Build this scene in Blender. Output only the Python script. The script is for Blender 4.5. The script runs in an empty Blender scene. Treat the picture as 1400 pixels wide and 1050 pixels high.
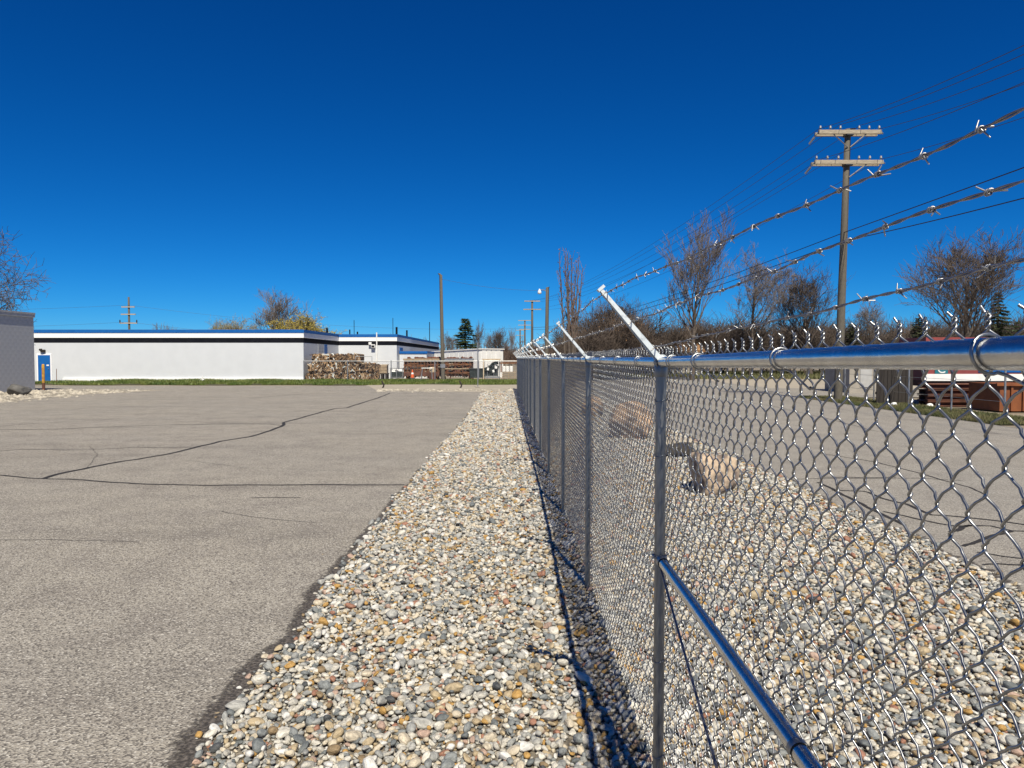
import bpy, bmesh, math, random
import numpy as np
from mathutils import Vector, Matrix, Euler

R = math.radians
S = bpy.context.scene
COL = S.collection
rng = np.random.default_rng(7)
random.seed(7)

# ------------------------------------------------------------------ camera
EYE = 1.83
F = 1000.0 / 1400.0                    # focal length over frame width
cam_d = bpy.data.cameras.new('camera')
cam_d.sensor_width = 36.0
cam_d.lens = 36.0 * F
cam_d.clip_start = 0.02
cam_d.clip_end = 5000
cam = bpy.data.objects.new('camera', cam_d)
COL.objects.link(cam)
cam.location = (0, 0, EYE)
cam.rotation_euler = (R(90 - 2.06), 0, R(0.17))
S.camera = cam

# ------------------------------------------------------------------ sky + sun
SUN_FROM = Vector((0.22, -1.44, 1.83)).normalized()
elev = math.asin(SUN_FROM.z)
azim = math.atan2(SUN_FROM.x, SUN_FROM.y)         # clockwise from +Y
W = bpy.data.worlds.new('World')
S.world = W
W.use_nodes = True
nt = W.node_tree
nt.nodes.clear()
sky = nt.nodes.new('ShaderNodeTexSky')
sky.sky_type = 'NISHITA'
sky.sun_disc = False
sky.sun_elevation = elev
sky.sun_rotation = azim
sky.altitude = 3000
sky.air_density = 1.0
sky.dust_density = 0.0
sky.ozone_density = 10.0
# deep clear blue: the whole dome's colour is graded per channel
sep = nt.nodes.new('ShaderNodeSeparateColor')
com = nt.nodes.new('ShaderNodeCombineColor')
nt.links.new(sky.outputs[0], sep.inputs[0])
def chan(i, power, gain):
    pw = nt.nodes.new('ShaderNodeMath')
    pw.operation = 'POWER'
    pw.inputs[1].default_value = power
    ml = nt.nodes.new('ShaderNodeMath')
    ml.operation = 'MULTIPLY'
    ml.inputs[1].default_value = gain
    nt.links.new(sep.outputs[i], pw.inputs[0])
    nt.links.new(pw.outputs[0], ml.inputs[0])
    nt.links.new(ml.outputs[0], com.inputs[i])
chan(0, 2.4, 0.62 * 10 ** -1.4)
chan(1, 1.24, 0.545 * 10 ** -0.24)
chan(2, 1.05, 0.66 * 10 ** -0.05)
bg = nt.nodes.new('ShaderNodeBackground')
bg.inputs[1].default_value = 0.10
wo = nt.nodes.new('ShaderNodeOutputWorld')
nt.links.new(com.outputs[0], bg.inputs[0])
nt.links.new(bg.outputs[0], wo.inputs[0])

sun_d = bpy.data.lights.new('sun', 'SUN')
sun_d.energy = 4.7
sun_d.angle = R(0.5)
sun_d.color = (1.0, 0.92, 0.75)
sun = bpy.data.objects.new('sun', sun_d)
COL.objects.link(sun)
sun.rotation_euler = (-SUN_FROM).to_track_quat('-Z', 'Y').to_euler()
sun.location = (0, 0, 40)

S.view_settings.view_transform = 'Standard'
S.view_settings.look = 'None'
S.view_settings.gamma = 1
S.view_settings.exposure = 0.50
S.view_settings.use_curve_mapping = False
S.render.engine = 'CYCLES'

# ------------------------------------------------------------------ helpers
def lin(r, g, b):
    f = lambda c: c / 12.92 if c <= 0.04045 else ((c + 0.055) / 1.055) ** 2.4
    return (f(r / 255), f(g / 255), f(b / 255), 1)

def mat(name, c1, c2=None, scale=6.0, rough=0.7, metal=0.0, bump=0.0, bscale=None, detail=4, stretch=None, spec=0.5, lo=0.35, hi=0.65):
    m = bpy.data.materials.new(name)
    m.use_nodes = True
    n = m.node_tree.nodes
    l = m.node_tree.links
    p = n['Principled BSDF']
    p.inputs['Roughness'].default_value = rough
    p.inputs['Metallic'].default_value = metal
    p.inputs['Specular IOR Level'].default_value = spec
    p.inputs['Base Color'].default_value = c1
    if c2 is None and not bump:
        return m
    tc = n.new('ShaderNodeTexCoord')
    mp = n.new('ShaderNodeMapping')
    l.new(tc.outputs['Object'], mp.inputs[0])
    if stretch:
        mp.inputs['Scale'].default_value = stretch
    if c2 is not None:
        nz = n.new('ShaderNodeTexNoise')
        nz.inputs['Scale'].default_value = scale
        nz.inputs['Detail'].default_value = detail
        l.new(mp.outputs[0], nz.inputs['Vector'])
        mr = n.new('ShaderNodeMapRange')
        mr.inputs[1].default_value = lo
        mr.inputs[2].default_value = hi
        l.new(nz.outputs[0], mr.inputs[0])
        mx = n.new('ShaderNodeMix')
        mx.data_type = 'RGBA'
        mx.inputs[6].default_value = c1
        mx.inputs[7].default_value = c2
        l.new(mr.outputs[0], mx.inputs[0])
        l.new(mx.outputs[2], p.inputs['Base Color'])
    if bump:
        nb = n.new('ShaderNodeTexNoise')
        nb.inputs['Scale'].default_value = bscale or scale
        nb.inputs['Detail'].default_value = 5
        l.new(mp.outputs[0], nb.inputs['Vector'])
        b = n.new('ShaderNodeBump')
        b.inputs['Strength'].default_value = bump
        b.inputs['Distance'].default_value = 0.02
        l.new(nb.outputs[0], b.inputs['Height'])
        l.new(b.outputs[0], p.inputs['Normal'])
    return m

class Geo:
    """collects vertices and faces, then becomes one mesh"""
    def __init__(s):
        s.v = []
        s.n = 0
        s.lv = []
        s.lt = []
        s.mi = []
    def add(s, v, f, mi=0):
        v = np.asarray(v, float).reshape(-1, 3)
        f = np.asarray(f, int)
        s.v.append(v)
        s.lv.append((f + s.n).ravel())
        s.lt.append(np.full(len(f), f.shape[1]))
        s.mi.append(np.full(len(f), mi))
        s.n += len(v)
    def box(s, c, size, rot=None, mi=0, taper=1.0):
        hx, hy, hz = size[0] / 2, size[1] / 2, size[2] / 2
        t = taper
        v = np.array([(-hx, -hy, -hz), (hx, -hy, -hz), (hx, hy, -hz), (-hx, hy, -hz),
                      (-hx * t, -hy * t, hz), (hx * t, -hy * t, hz), (hx * t, hy * t, hz), (-hx * t, hy * t, hz)])
        if rot is not None:
            v = v @ np.array(Euler(rot).to_matrix()).T
        s.add(v + np.array(c), [(0, 3, 2, 1), (4, 5, 6, 7), (0, 1, 5, 4), (1, 2, 6, 5), (2, 3, 7, 6), (3, 0, 4, 7)], mi)
    def b2(s, x0, x1, y0, y1, z0, z1, mi=0):
        s.box(((x0 + x1) / 2, (y0 + y1) / 2, (z0 + z1) / 2), (x1 - x0, y1 - y0, z1 - z0), None, mi)
    def segs(s, p0, p1, r0, r1, sides=4, cap=False, mi=0):
        p0 = np.asarray(p0, float).reshape(-1, 3)
        p1 = np.asarray(p1, float).reshape(-1, 3)
        k = len(p0)
        r0 = np.broadcast_to(r0, (k,))
        r1 = np.broadcast_to(r1, (k,))
        t = p1 - p0
        t /= np.maximum(np.linalg.norm(t, axis=1, keepdims=True), 1e-9)
        ref = np.where(np.abs(t[:, 2:3]) > 0.8, np.array([[1.0, 0, 0]]), np.array([[0, 0, 1.0]]))
        u = np.cross(t, ref)
        u /= np.linalg.norm(u, axis=1, keepdims=True)
        w = np.cross(t, u)
        a = np.arange(sides) * 2 * math.pi / sides
        ring = u[:, None, :] * np.cos(a)[None, :, None] + w[:, None, :] * np.sin(a)[None, :, None]
        v = np.concatenate([p0[:, None, :] + ring * r0[:, None, None], p1[:, None, :] + ring * r1[:, None, None]], axis=1)
        i = np.arange(sides)
        j = (i + 1) % sides
        q = np.stack([i, j, j + sides, i + sides], 1)
        f = (q[None] + (np.arange(k) * 2 * sides)[:, None, None]).reshape(-1, 4)
        s.add(v.reshape(-1, 3), f, mi)
        if cap:
            for e in range(k):
                s.add(v[e, :sides], [list(range(sides))], mi)
                s.add(v[e, sides:], [list(range(sides))[::-1]], mi)
    def tubes(s, P, r, sides=6, ref=(1.0, 0, 0), mi=0):
        """P: (W,N,3) paths with the same number of points"""
        P = np.asarray(P, float)
        if P.ndim == 2:
            P = P[None]
        Wn, N, _ = P.shape
        t = np.empty_like(P)
        t[:, 1:-1] = P[:, 2:] - P[:, :-2]
        t[:, 0] = P[:, 1] - P[:, 0]
        t[:, -1] = P[:, -1] - P[:, -2]
        t /= np.maximum(np.linalg.norm(t, axis=2, keepdims=True), 1e-9)
        u = np.cross(t, np.array(ref))
        u /= np.maximum(np.linalg.norm(u, axis=2, keepdims=True), 1e-9)
        w = np.cross(t, u)
        a = np.arange(sides) * 2 * math.pi / sides
        rr = np.broadcast_to(r, (Wn, N))[:, :, None, None]
        v = P[:, :, None, :] + (u[:, :, None, :] * np.cos(a)[:, None] + w[:, :, None, :] * np.sin(a)[:, None]) * rr
        i = np.arange(sides)
        j = (i + 1) % sides
        q = np.stack([i, j, j + sides, i + sides], 1)
        f = q[None] + (np.arange(N - 1) * sides)[:, None, None]
        f = f.reshape(-1, 4)
        f = (f[None] + (np.arange(Wn) * N * sides)[:, None, None]).reshape(-1, 4)
        s.add(v.reshape(-1, 3), f, mi)
    def lathe(s, c, prof, sides=16, mi=0):
        a = np.arange(sides) * 2 * math.pi / sides
        v = np.array([[(c[0] + r * math.cos(x), c[1] + r * math.sin(x), c[2] + z) for x in a] for r, z in prof])
        i = np.arange(sides)
        j = (i + 1) % sides
        q = np.stack([i, j, j + sides, i + sides], 1)
        f = (q[None] + (np.arange(len(prof) - 1) * sides)[:, None, None]).reshape(-1, 4)
        s.add(v.reshape(-1, 3), f, mi)
        s.add(v[-1], [list(range(sides))], mi)
    def poly(s, pts, mi=0):
        s.add(pts, [list(range(len(pts)))], mi)
    def mesh(s, name, smooth=False):
        me = bpy.data.meshes.new(name)
        v = np.concatenate(s.v) if s.v else np.zeros((0, 3))
        lv = np.concatenate(s.lv)
        lt = np.concatenate(s.lt)
        me.vertices.add(len(v))
        me.vertices.foreach_set('co', v.ravel())
        me.loops.add(len(lv))
        me.loops.foreach_set('vertex_index', lv.astype(np.int32))
        me.polygons.add(len(lt))
        me.polygons.foreach_set('loop_start', np.concatenate([[0], np.cumsum(lt)[:-1]]).astype(np.int32))
        me.polygons.foreach_set('material_index', np.concatenate(s.mi).astype(np.int32))
        me.update(calc_edges=True)
        me.validate()
        me.polygons.foreach_set('use_smooth', np.full(len(me.polygons), bool(smooth)))
        return me
    def obj(s, name, m, parent=None, smooth=False):
        return link(name, s.mesh(name, smooth), m, parent)

def link(name, me, m=None, parent=None):
    o = bpy.data.objects.new(name, me)
    COL.objects.link(o)
    if m is not None and me is not None and not me.materials:
        for x in (m if isinstance(m, (list, tuple)) else [m]):
            me.materials.append(x)
    if parent is not None:
        o.parent = parent
    return o

def tag(o, label, cat, group=None, kind=None):
    if label: o['label'] = label
    if cat: o['category'] = cat
    if group: o['group'] = group
    if kind: o['kind'] = kind
    return o

def thing(name, label, cat, loc=(0, 0, 0), rz=0, group=None):
    o = bpy.data.objects.new(name, None)
    COL.objects.link(o)
    o.empty_display_size = 0.2
    o.location = loc
    o.rotation_euler = (0, 0, rz)
    return tag(o, label, cat, group)

def struct(o, kind='structure'):
    o['kind'] = kind
    return o

def G(px, py, z=0.0):
    """photo pixel to the ground point it looks at"""
    d = (EYE - z) * 1000.0 / (py - 489.0)
    return np.array([(px - 703.0) * d / 1000.0, d, z])

def P(px, py, d):
    return np.array([(px - 703.0) * d / 1000.0, d, EYE + (489.0 - py) * d / 1000.0])

def sheet(name, pts, z, m, kind='structure'):
    g = Geo()
    g.poly([(p[0], p[1], z) for p in pts])
    o = g.obj(name, m)
    return struct(o, kind)

# ------------------------------------------------------------------ materials
def asphalt(name, base, warm, dark, light, edge=False):
    m = bpy.data.materials.new(name)
    m.use_nodes = True
    n = m.node_tree.nodes
    l = m.node_tree.links
    p = n['Principled BSDF']
    p.inputs['Roughness'].default_value = 0.9
    p.inputs['Specular IOR Level'].default_value = 0.25
    tc = n.new('ShaderNodeTexCoord')
    def noise(sc, det=3, stretch=None):
        mp = n.new('ShaderNodeMapping')
        l.new(tc.outputs['Object'], mp.inputs[0])
        if stretch: mp.inputs['Scale'].default_value = stretch
        z = n.new('ShaderNodeTexNoise')
        z.inputs['Scale'].default_value = sc
        z.inputs['Detail'].default_value = det
        l.new(mp.outputs[0], z.inputs['Vector'])
        return z.outputs[0]
    def rng_(x, a, b, c=0, d=1):
        r = n.new('ShaderNodeMapRange')
        for i, q in enumerate((a, b, c, d)): r.inputs[i + 1].default_value = q
        l.new(x, r.inputs[0])
        return r.outputs[0]
    def mix(f, a, b, mode='MIX'):
        x = n.new('ShaderNodeMix')
        x.data_type = 'RGBA'
        x.blend_type = mode
        if isinstance(f, float): x.inputs[0].default_value = f
        else: l.new(f, x.inputs[0])
        for i, c in ((6, a), (7, b)):
            if isinstance(c, tuple): x.inputs[i].default_value = c
            else: l.new(c, x.inputs[i])
        return x.outputs[2]
    c = mix(rng_(noise(0.35, 3), 0.35, 0.68), base, warm)
    c = mix(rng_(noise(1.7, 6), 0.42, 0.68, 0, 0.55), c, tuple(0.60 * base[q] * (1, 0.97, 1.0)[q] for q in range(3)) + (1,))
    c = mix(rng_(noise(1.0, 4, (0.16, 0.9, 1)), 0.5, 0.75, 0, 0.38), c, dark)
    vo = n.new('ShaderNodeTexVoronoi')
    vo.inputs['Scale'].default_value = 90
    l.new(tc.outputs['Object'], vo.inputs['Vector'])
    sepc = n.new('ShaderNodeSeparateColor')
    l.new(vo.outputs['Color'], sepc.inputs[0])
    c = mix(rng_(sepc.outputs[0], 0.76, 0.93, 0, 0.85), c, light)
    c = mix(rng_(sepc.outputs[1], 0.58, 0.80, 0, 0.85), c, dark)
    c = mix(rng_(noise(60, 2), 0.5, 0.62, 0, 0.35), c, dark)
    l.new(c, p.inputs['Base Color'])
    b = n.new('ShaderNodeBump')
    b.inputs['Strength'].default_value = 0.8
    b.inputs['Distance'].default_value = 0.008
    l.new(vo.outputs['Distance'], b.inputs['Height'])
    b2 = n.new('ShaderNodeBump')
    b2.inputs['Strength'].default_value = 0.35
    b2.inputs['Distance'].default_value = 0.02
    l.new(noise(14, 5), b2.inputs['Height'])
    l.new(b.outputs[0], b2.inputs['Normal'])
    l.new(b2.outputs[0], p.inputs['Normal'])
    return m

M = {}
M['asphalt'] = asphalt('lot asphalt', (0.32, 0.297, 0.262, 1), (0.345, 0.316, 0.27, 1), (0.105, 0.095, 0.087, 1), (0.50, 0.475, 0.43, 1))
M['road'] = asphalt('road asphalt', (0.31, 0.292, 0.264, 1), (0.33, 0.305, 0.268, 1), (0.15, 0.138, 0.125, 1), (0.44, 0.42, 0.38, 1))
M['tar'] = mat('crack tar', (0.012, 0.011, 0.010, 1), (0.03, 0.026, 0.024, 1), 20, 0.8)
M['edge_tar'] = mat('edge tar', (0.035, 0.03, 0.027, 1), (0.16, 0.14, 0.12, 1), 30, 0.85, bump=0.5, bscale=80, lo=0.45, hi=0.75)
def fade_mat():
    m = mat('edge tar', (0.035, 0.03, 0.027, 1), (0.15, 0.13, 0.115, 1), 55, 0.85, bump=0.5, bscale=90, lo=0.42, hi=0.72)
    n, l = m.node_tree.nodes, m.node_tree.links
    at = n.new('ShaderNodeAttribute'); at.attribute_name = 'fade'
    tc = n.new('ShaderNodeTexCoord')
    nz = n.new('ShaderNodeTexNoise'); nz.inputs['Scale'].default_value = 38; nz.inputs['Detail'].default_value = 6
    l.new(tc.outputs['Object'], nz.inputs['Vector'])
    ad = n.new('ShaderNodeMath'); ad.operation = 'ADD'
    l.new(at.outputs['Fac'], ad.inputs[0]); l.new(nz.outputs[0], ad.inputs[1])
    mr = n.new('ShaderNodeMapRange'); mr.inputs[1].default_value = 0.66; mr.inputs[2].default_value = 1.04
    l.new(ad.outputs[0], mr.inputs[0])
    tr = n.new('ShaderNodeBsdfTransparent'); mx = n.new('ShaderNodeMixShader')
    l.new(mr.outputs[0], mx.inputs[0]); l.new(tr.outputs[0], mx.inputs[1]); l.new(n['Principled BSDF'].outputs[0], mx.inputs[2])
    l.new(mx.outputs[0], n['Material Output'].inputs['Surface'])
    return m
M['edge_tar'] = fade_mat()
M['earth'] = mat('earth', (0.17, 0.14, 0.10, 1), (0.27, 0.23, 0.17, 1), 0.6, 0.95, bump=0.4, bscale=8)
M['pale_lot'] = mat('pale stony ground', (0.30, 0.265, 0.21, 1), (0.36, 0.32, 0.26, 1), 1.2, 0.95, bump=0.5, bscale=25)
M['bed'] = mat('gravel underlay', (0.10, 0.088, 0.07, 1), (0.24, 0.21, 0.17, 1), 40, 0.95, bump=0.8, bscale=40)
M['soil'] = mat('grass soil', (0.035, 0.045, 0.015, 1), (0.09, 0.08, 0.04, 1), 2.0, 0.95)
M['grass'] = mat('grass blades', (0.06, 0.105, 0.015, 1), (0.14, 0.165, 0.035, 1), 0.8, 0.6)
M['dull_grass'] = mat('dull grass blades', (0.06, 0.08, 0.02, 1), (0.16, 0.14, 0.06, 1), 0.8, 0.7)
M['rail'] = mat('bright galvanised pipe', (0.58, 0.59, 0.60, 1), (0.47, 0.48, 0.49, 1), 22, 0.23, 1.0, bump=0.05, bscale=90)
M['post'] = mat('dull galvanised post', (0.30, 0.31, 0.325, 1), (0.20, 0.21, 0.22, 1), 9, 0.42, 0.9, stretch=(6, 6, 0.6))
M['wire'] = mat('galvanised wire', (0.37, 0.38, 0.395, 1), (0.25, 0.26, 0.275, 1), 60, 0.36, 1.0)
M['barb'] = mat('barbed wire steel', (0.34, 0.33, 0.33, 1), (0.22, 0.20, 0.20, 1), 50, 0.42, 0.9)
M['barb_tip'] = mat('fresh cut wire', (0.42, 0.42, 0.42, 1), (0.30, 0.30, 0.31, 1), 80, 0.42, 0.9)
M['arm'] = mat('zinc coated arm', (0.62, 0.67, 0.70, 1), (0.34, 0.38, 0.41, 1), 55, 0.55, 0.25, lo=0.52, hi=0.75)
M['white'] = mat('white painted block', (0.57, 0.59, 0.62, 1), (0.545, 0.565, 0.595, 1), 1.3, 0.6, bump=0.08, bscale=9)
M['fascia'] = mat('white fascia', (0.84, 0.84, 0.84, 1), (0.80, 0.80, 0.80, 1), 3, 0.5)
M['blue'] = mat('blue trim paint', (0.006, 0.095, 0.33, 1), (0.008, 0.11, 0.37, 1), 3, 0.6, spec=0.2)
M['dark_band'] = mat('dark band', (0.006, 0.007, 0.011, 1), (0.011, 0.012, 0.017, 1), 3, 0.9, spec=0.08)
M['roof'] = mat('roof membrane', (0.30, 0.29, 0.28, 1), (0.24, 0.23, 0.22, 1), 0.5, 0.9)
M['grey_block'] = mat('grey painted block', (0.44, 0.445, 0.455, 1), (0.38, 0.385, 0.395, 1), 2.5, 0.8, bump=0.04, bscale=6)
M['grey_trim'] = mat('grey cap trim', (0.40, 0.40, 0.40, 1), (0.34, 0.34, 0.34, 1), 4, 0.6)
M['pale_grey'] = mat('pale grey steel', (0.42, 0.44, 0.47, 1), (0.36, 0.38, 0.41, 1), 2, 0.6)
M['pole'] = mat('weathered pole wood', (0.135, 0.122, 0.098, 1), (0.075, 0.067, 0.055, 1), 14, 0.9, stretch=(8, 8, 0.5), bump=0.3)
M['arm_wood'] = mat('grey crossarm wood', (0.42, 0.36, 0.27, 1), (0.24, 0.20, 0.15, 1), 10, 0.9, stretch=(0.6, 8, 8))
M['dark_wood'] = mat('dark weathered board', (0.038, 0.031, 0.027, 1), (0.018, 0.015, 0.014, 1), 8, 0.9, stretch=(6, 6, 0.6), bump=0.3)
M['cable'] = mat('black cable', (0.015, 0.016, 0.02, 1), None, rough=0.6)
M['line'] = mat('aerial line', (0.035, 0.04, 0.055, 1), None, rough=0.6)
M['porcelain'] = mat('pale insulator', (0.26, 0.255, 0.245, 1), None, rough=0.3)
M['steel'] = mat('grey steel', (0.35, 0.36, 0.38, 1), (0.26, 0.27, 0.28, 1), 8, 0.45, 0.6)
M['rust'] = mat('rusty steel', (0.20, 0.085, 0.032, 1), (0.085, 0.035, 0.02, 1), 3.5, 0.85, bump=0.3)
M['rust_dark'] = mat('dark rusty steel', (0.075, 0.032, 0.022, 1), (0.16, 0.06, 0.035, 1), 3.0, 0.85)
M['orange_steel'] = mat('orange skip paint', (0.22, 0.068, 0.018, 1), (0.14, 0.042, 0.014, 1), 2.5, 0.7)
M['red_panel'] = mat('faded red panel', (0.26, 0.05, 0.045, 1), (0.19, 0.04, 0.04, 1), 3, 0.6)
M['sign_teal'] = mat('teal sign', (0.02, 0.16, 0.20, 1), None, rough=0.4)
M['white_paint'] = mat('white paint', (0.80, 0.80, 0.79, 1), (0.72, 0.72, 0.70, 1), 4, 0.5)
M['shed'] = mat('white corrugated sheet', (0.78, 0.78, 0.78, 1), (0.70, 0.70, 0.69, 1), 2, 0.5)
M['black_plastic'] = mat('dark green plastic', (0.014, 0.022, 0.022, 1), (0.03, 0.04, 0.042, 1), 5, 0.5)
M['card'] = mat('crushed cardboard', (0.36, 0.235, 0.13, 1), (0.22, 0.135, 0.075, 1), 4, 0.9)
M['card_pale'] = mat('pale cardboard', (0.55, 0.46, 0.34, 1), (0.40, 0.31, 0.21, 1), 5, 0.9)
M['card_dark'] = mat('dark cardboard', (0.13, 0.085, 0.055, 1), (0.08, 0.055, 0.04, 1), 5, 0.9)
M['paper'] = mat('white paper', (0.72, 0.71, 0.68, 1), (0.5, 0.58, 0.60, 1), 3, 0.8)
M['strap'] = mat('baling wire', (0.06, 0.05, 0.045, 1), None, rough=0.6)
M['orange'] = mat('cone orange', (0.65, 0.11, 0.02, 1), (0.55, 0.09, 0.02, 1), 5, 0.6)
M['yellow'] = mat('worn yellow paint', (0.60, 0.33, 0.04, 1), (0.28, 0.13, 0.03, 1), 5, 0.7)
M['timber'] = mat('pale timber', (0.36, 0.28, 0.19, 1), (0.25, 0.19, 0.13, 1), 6, 0.9)
M['bark'] = mat('grey bark', (0.115, 0.09, 0.07, 1), (0.07, 0.055, 0.045, 1), 8, 0.9)
M['pale_bark'] = mat('pale bark', (0.20, 0.17, 0.14, 1), (0.12, 0.10, 0.08, 1), 8, 0.9)
M['twig'] = mat('brown twigs', (0.125, 0.10, 0.085, 1), (0.085, 0.066, 0.056, 1), 1, 0.9)
M['twig_grey'] = mat('grey twigs', (0.175, 0.15, 0.135, 1), (0.12, 0.10, 0.09, 1), 1, 0.9)
M['twig_red'] = mat('reddish twigs', (0.16, 0.105, 0.082, 1), (0.10, 0.068, 0.055, 1), 1, 0.9)
M['brush'] = mat('brush twigs', (0.10, 0.074, 0.058, 1), (0.058, 0.044, 0.036, 1), 0.35, 0.9)
M['willow'] = mat('young willow leaves', (0.40, 0.33, 0.05, 1), (0.29, 0.22, 0.04, 1), 1.5, 0.7)
M['budding'] = mat('budding leaves', (0.36, 0.33, 0.13, 1), (0.27, 0.23, 0.10, 1), 1.5, 0.7)
M['rust_leaf'] = mat('withered leaves', (0.20, 0.105, 0.045, 1), (0.13, 0.065, 0.03, 1), 2, 0.8)
M['needle'] = mat('spruce needles', (0.030, 0.055, 0.022, 1), (0.065, 0.085, 0.025, 1), 0.9, 0.7)
M['dark_needle'] = mat('dark cedar needles', (0.025, 0.035, 0.014, 1), (0.05, 0.055, 0.02, 1), 0.9, 0.7)
M['tan_rock'] = mat('tan boulder', (0.47, 0.36, 0.255, 1), (0.15, 0.115, 0.095, 1), 6.0, 0.9, bump=1.0, bscale=14, detail=8, lo=0.42, hi=0.62)
M['orange_rock'] = mat('orange boulder', (0.50, 0.34, 0.215, 1), (0.17, 0.13, 0.105, 1), 5.0, 0.9, bump=1.0, bscale=12, detail=8, lo=0.44, hi=0.64)
M['pale_rock'] = mat('pale boulder', (0.44, 0.39, 0.31, 1), (0.24, 0.21, 0.17, 1), 5, 0.9, bump=0.6, bscale=12)
M['grey_rock'] = mat('grey boulder', (0.12, 0.115, 0.11, 1), (0.075, 0.073, 0.07, 1), 5, 0.9, bump=0.6, bscale=10)
M['stucco'] = mat('stucco', (0.34, 0.31, 0.27, 1), (0.26, 0.24, 0.21, 1), 2, 0.9, bump=0.3, bscale=14)
M['lamp_glass'] = mat('lamp glass', (0.7, 0.72, 0.74, 1), None, rough=0.2)
M['brown_roof'] = mat('tan roof', (0.40, 0.22, 0.10, 1), (0.32, 0.18, 0.09, 1), 2, 0.9)

def pebble_material():
    m = bpy.data.materials.new('river pebbles')
    m.use_nodes = True
    n = m.node_tree.nodes
    l = m.node_tree.links
    p = n['Principled BSDF']
    p.inputs['Roughness'].default_value = 0.62
    p.inputs['Specular IOR Level'].default_value = 0.4
    oi = n.new('ShaderNodeObjectInfo')
    cr = n.new('ShaderNodeValToRGB')
    cr.color_ramp.interpolation = 'CONSTANT'
    pal = [(0.14, (0.62, 0.59, 0.52)), (0.12, (0.50, 0.475, 0.42)), (0.11, (0.40, 0.395, 0.37)), (0.10, (0.57, 0.50, 0.385)), (0.09, (0.31, 0.315, 0.305)),
           (0.08, (0.45, 0.36, 0.23)), (0.08, (0.235, 0.25, 0.25)), (0.07, (0.68, 0.665, 0.63)), (0.045, (0.45, 0.27, 0.085)), (0.055, (0.15, 0.165, 0.17)),
           (0.035, (0.44, 0.31, 0.245)), (0.02, (0.33, 0.165, 0.11)), (0.03, (0.27, 0.195, 0.11)), (0.025, (0.075, 0.08, 0.085))]
    e = cr.color_ramp.elements
    acc = 0
    for i, (w, c) in enumerate(pal):
        if i < 2:
            el = e[i]
            el.position = acc
        else:
            el = e.new(acc)
        el.color = (*c, 1)
        acc += w
    l.new(oi.outputs['Random'], cr.inputs[0])
    tc = n.new('ShaderNodeTexCoord')
    ad = n.new('ShaderNodeVectorMath')
    ad.operation = 'ADD'
    mu = n.new('ShaderNodeMath')
    mu.operation = 'MULTIPLY'
    mu.inputs[1].default_value = 71.0
    l.new(oi.outputs['Random'], mu.inputs[0])
    l.new(tc.outputs['Object'], ad.inputs[0])
    l.new(mu.outputs[0], ad.inputs[1])
    nz = n.new('ShaderNodeTexNoise')
    nz.inputs['Scale'].default_value = 2.2
    nz.inputs['Detail'].default_value = 6
    nz.inputs['Distortion'].default_value = 1.2
    l.new(ad.outputs[0], nz.inputs['Vector'])
    mr = n.new('ShaderNodeMapRange')
    mr.inputs[1].default_value = 0.3
    mr.inputs[2].default_value = 0.7
    mr.inputs[3].default_value = 0.55
    mr.inputs[4].default_value = 1.07
    l.new(nz.outputs[0], mr.inputs[0])
    mx = n.new('ShaderNodeMix')
    mx.data_type = 'RGBA'
    mx.blend_type = 'MULTIPLY'
    mx.inputs[0].default_value = 1.0
    l.new(cr.outputs[0], mx.inputs[6])
    l.new(mr.outputs[0], mx.inputs[7])
    l.new(mx.outputs[2], p.inputs['Base Color'])
    b = n.new('ShaderNodeBump')
    b.inputs['Strength'].default_value = 0.25
    b.inputs['Distance'].default_value = 0.15
    l.new(nz.outputs[0], b.inputs['Height'])
    l.new(b.outputs[0], p.inputs['Normal'])
    return m
M['pebble'] = pebble_material()

# ------------------------------------------------------------------ ground
EDGE_PX = [(266, 1048), (296, 1007), (326, 960), (364, 900), (400, 874), (415, 855), (438.6, 813), (464, 780), (500, 737),
           (545, 680), (581.6, 637), (597, 617), (620, 591), (638, 570.5), (651, 550), (657.5, 539)]
edge = np.array([G(*p) for p in EDGE_PX])[:, :2]
edge = edge[np.argsort(edge[:, 1])]
edge = np.vstack([[edge[0, 0] - 0.02, -8.0], edge])
def x_edge(y):
    w = 0.02 * np.sin(y * 3.1) + 0.012 * np.sin(y * 8.3 + 1) + 0.008 * np.sin(y * 17.7)
    return np.interp(y, edge[:, 1], edge[:, 0]) + w
LOT_END = 39.0
ROAD_X0, ROAD_X1 = 4.02, 13.1
def x_road(y):
    return ROAD_X0 + 0.05 * np.sin(y * 1.9) + 0.03 * np.sin(y * 5.3)

sheet('ground', [(-900, -300), (900, -300), (900, 1500), (-900, 1500)], -0.03, M['earth'])
ys = np.linspace(-7.9, LOT_END, 260)
lot = [(-70, -8), *[(x_edge(y) - 0.0, y) for y in ys], (-7.5, LOT_END + 1.2), (-9.5, 47.5), (-70, 47.5)]
parking = sheet('parking_lot', lot, 0.0, M['asphalt'])
rl = np.linspace(-12, 70, 300)
road = sheet('road', [*[(x_road(y), y) for y in rl[::-1]], (ROAD_X0, -12), (ROAD_X1, -12), (ROAD_X1, 33.5), (45, 36.0), (45, 41.5), (15.5, 44), (15.5, 70)], 0.0, M['road'])
sheet('pale_yard', [(-9.8, 46.8), (-7.6, LOT_END + 1.1), (-1.5, LOT_END - 0.6), (4.3, LOT_END - 0.6), (4.3, 52), (-9.8, 52)], -0.006, M['pale_lot'])
sheet('driveway', [(13.0, 41.0), (60, 38.5), (60, 62), (15.4, 62)], -0.004, M['pale_lot'])
bed = sheet('gravel_bed', [*[(x_edge(y) - 0.03, y) for y in ys], (x_road(LOT_END) + 0.03, LOT_END), *[(x_road(y) + 0.03, y) for y in ys[::-1]]], -0.012, M['bed'])

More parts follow.
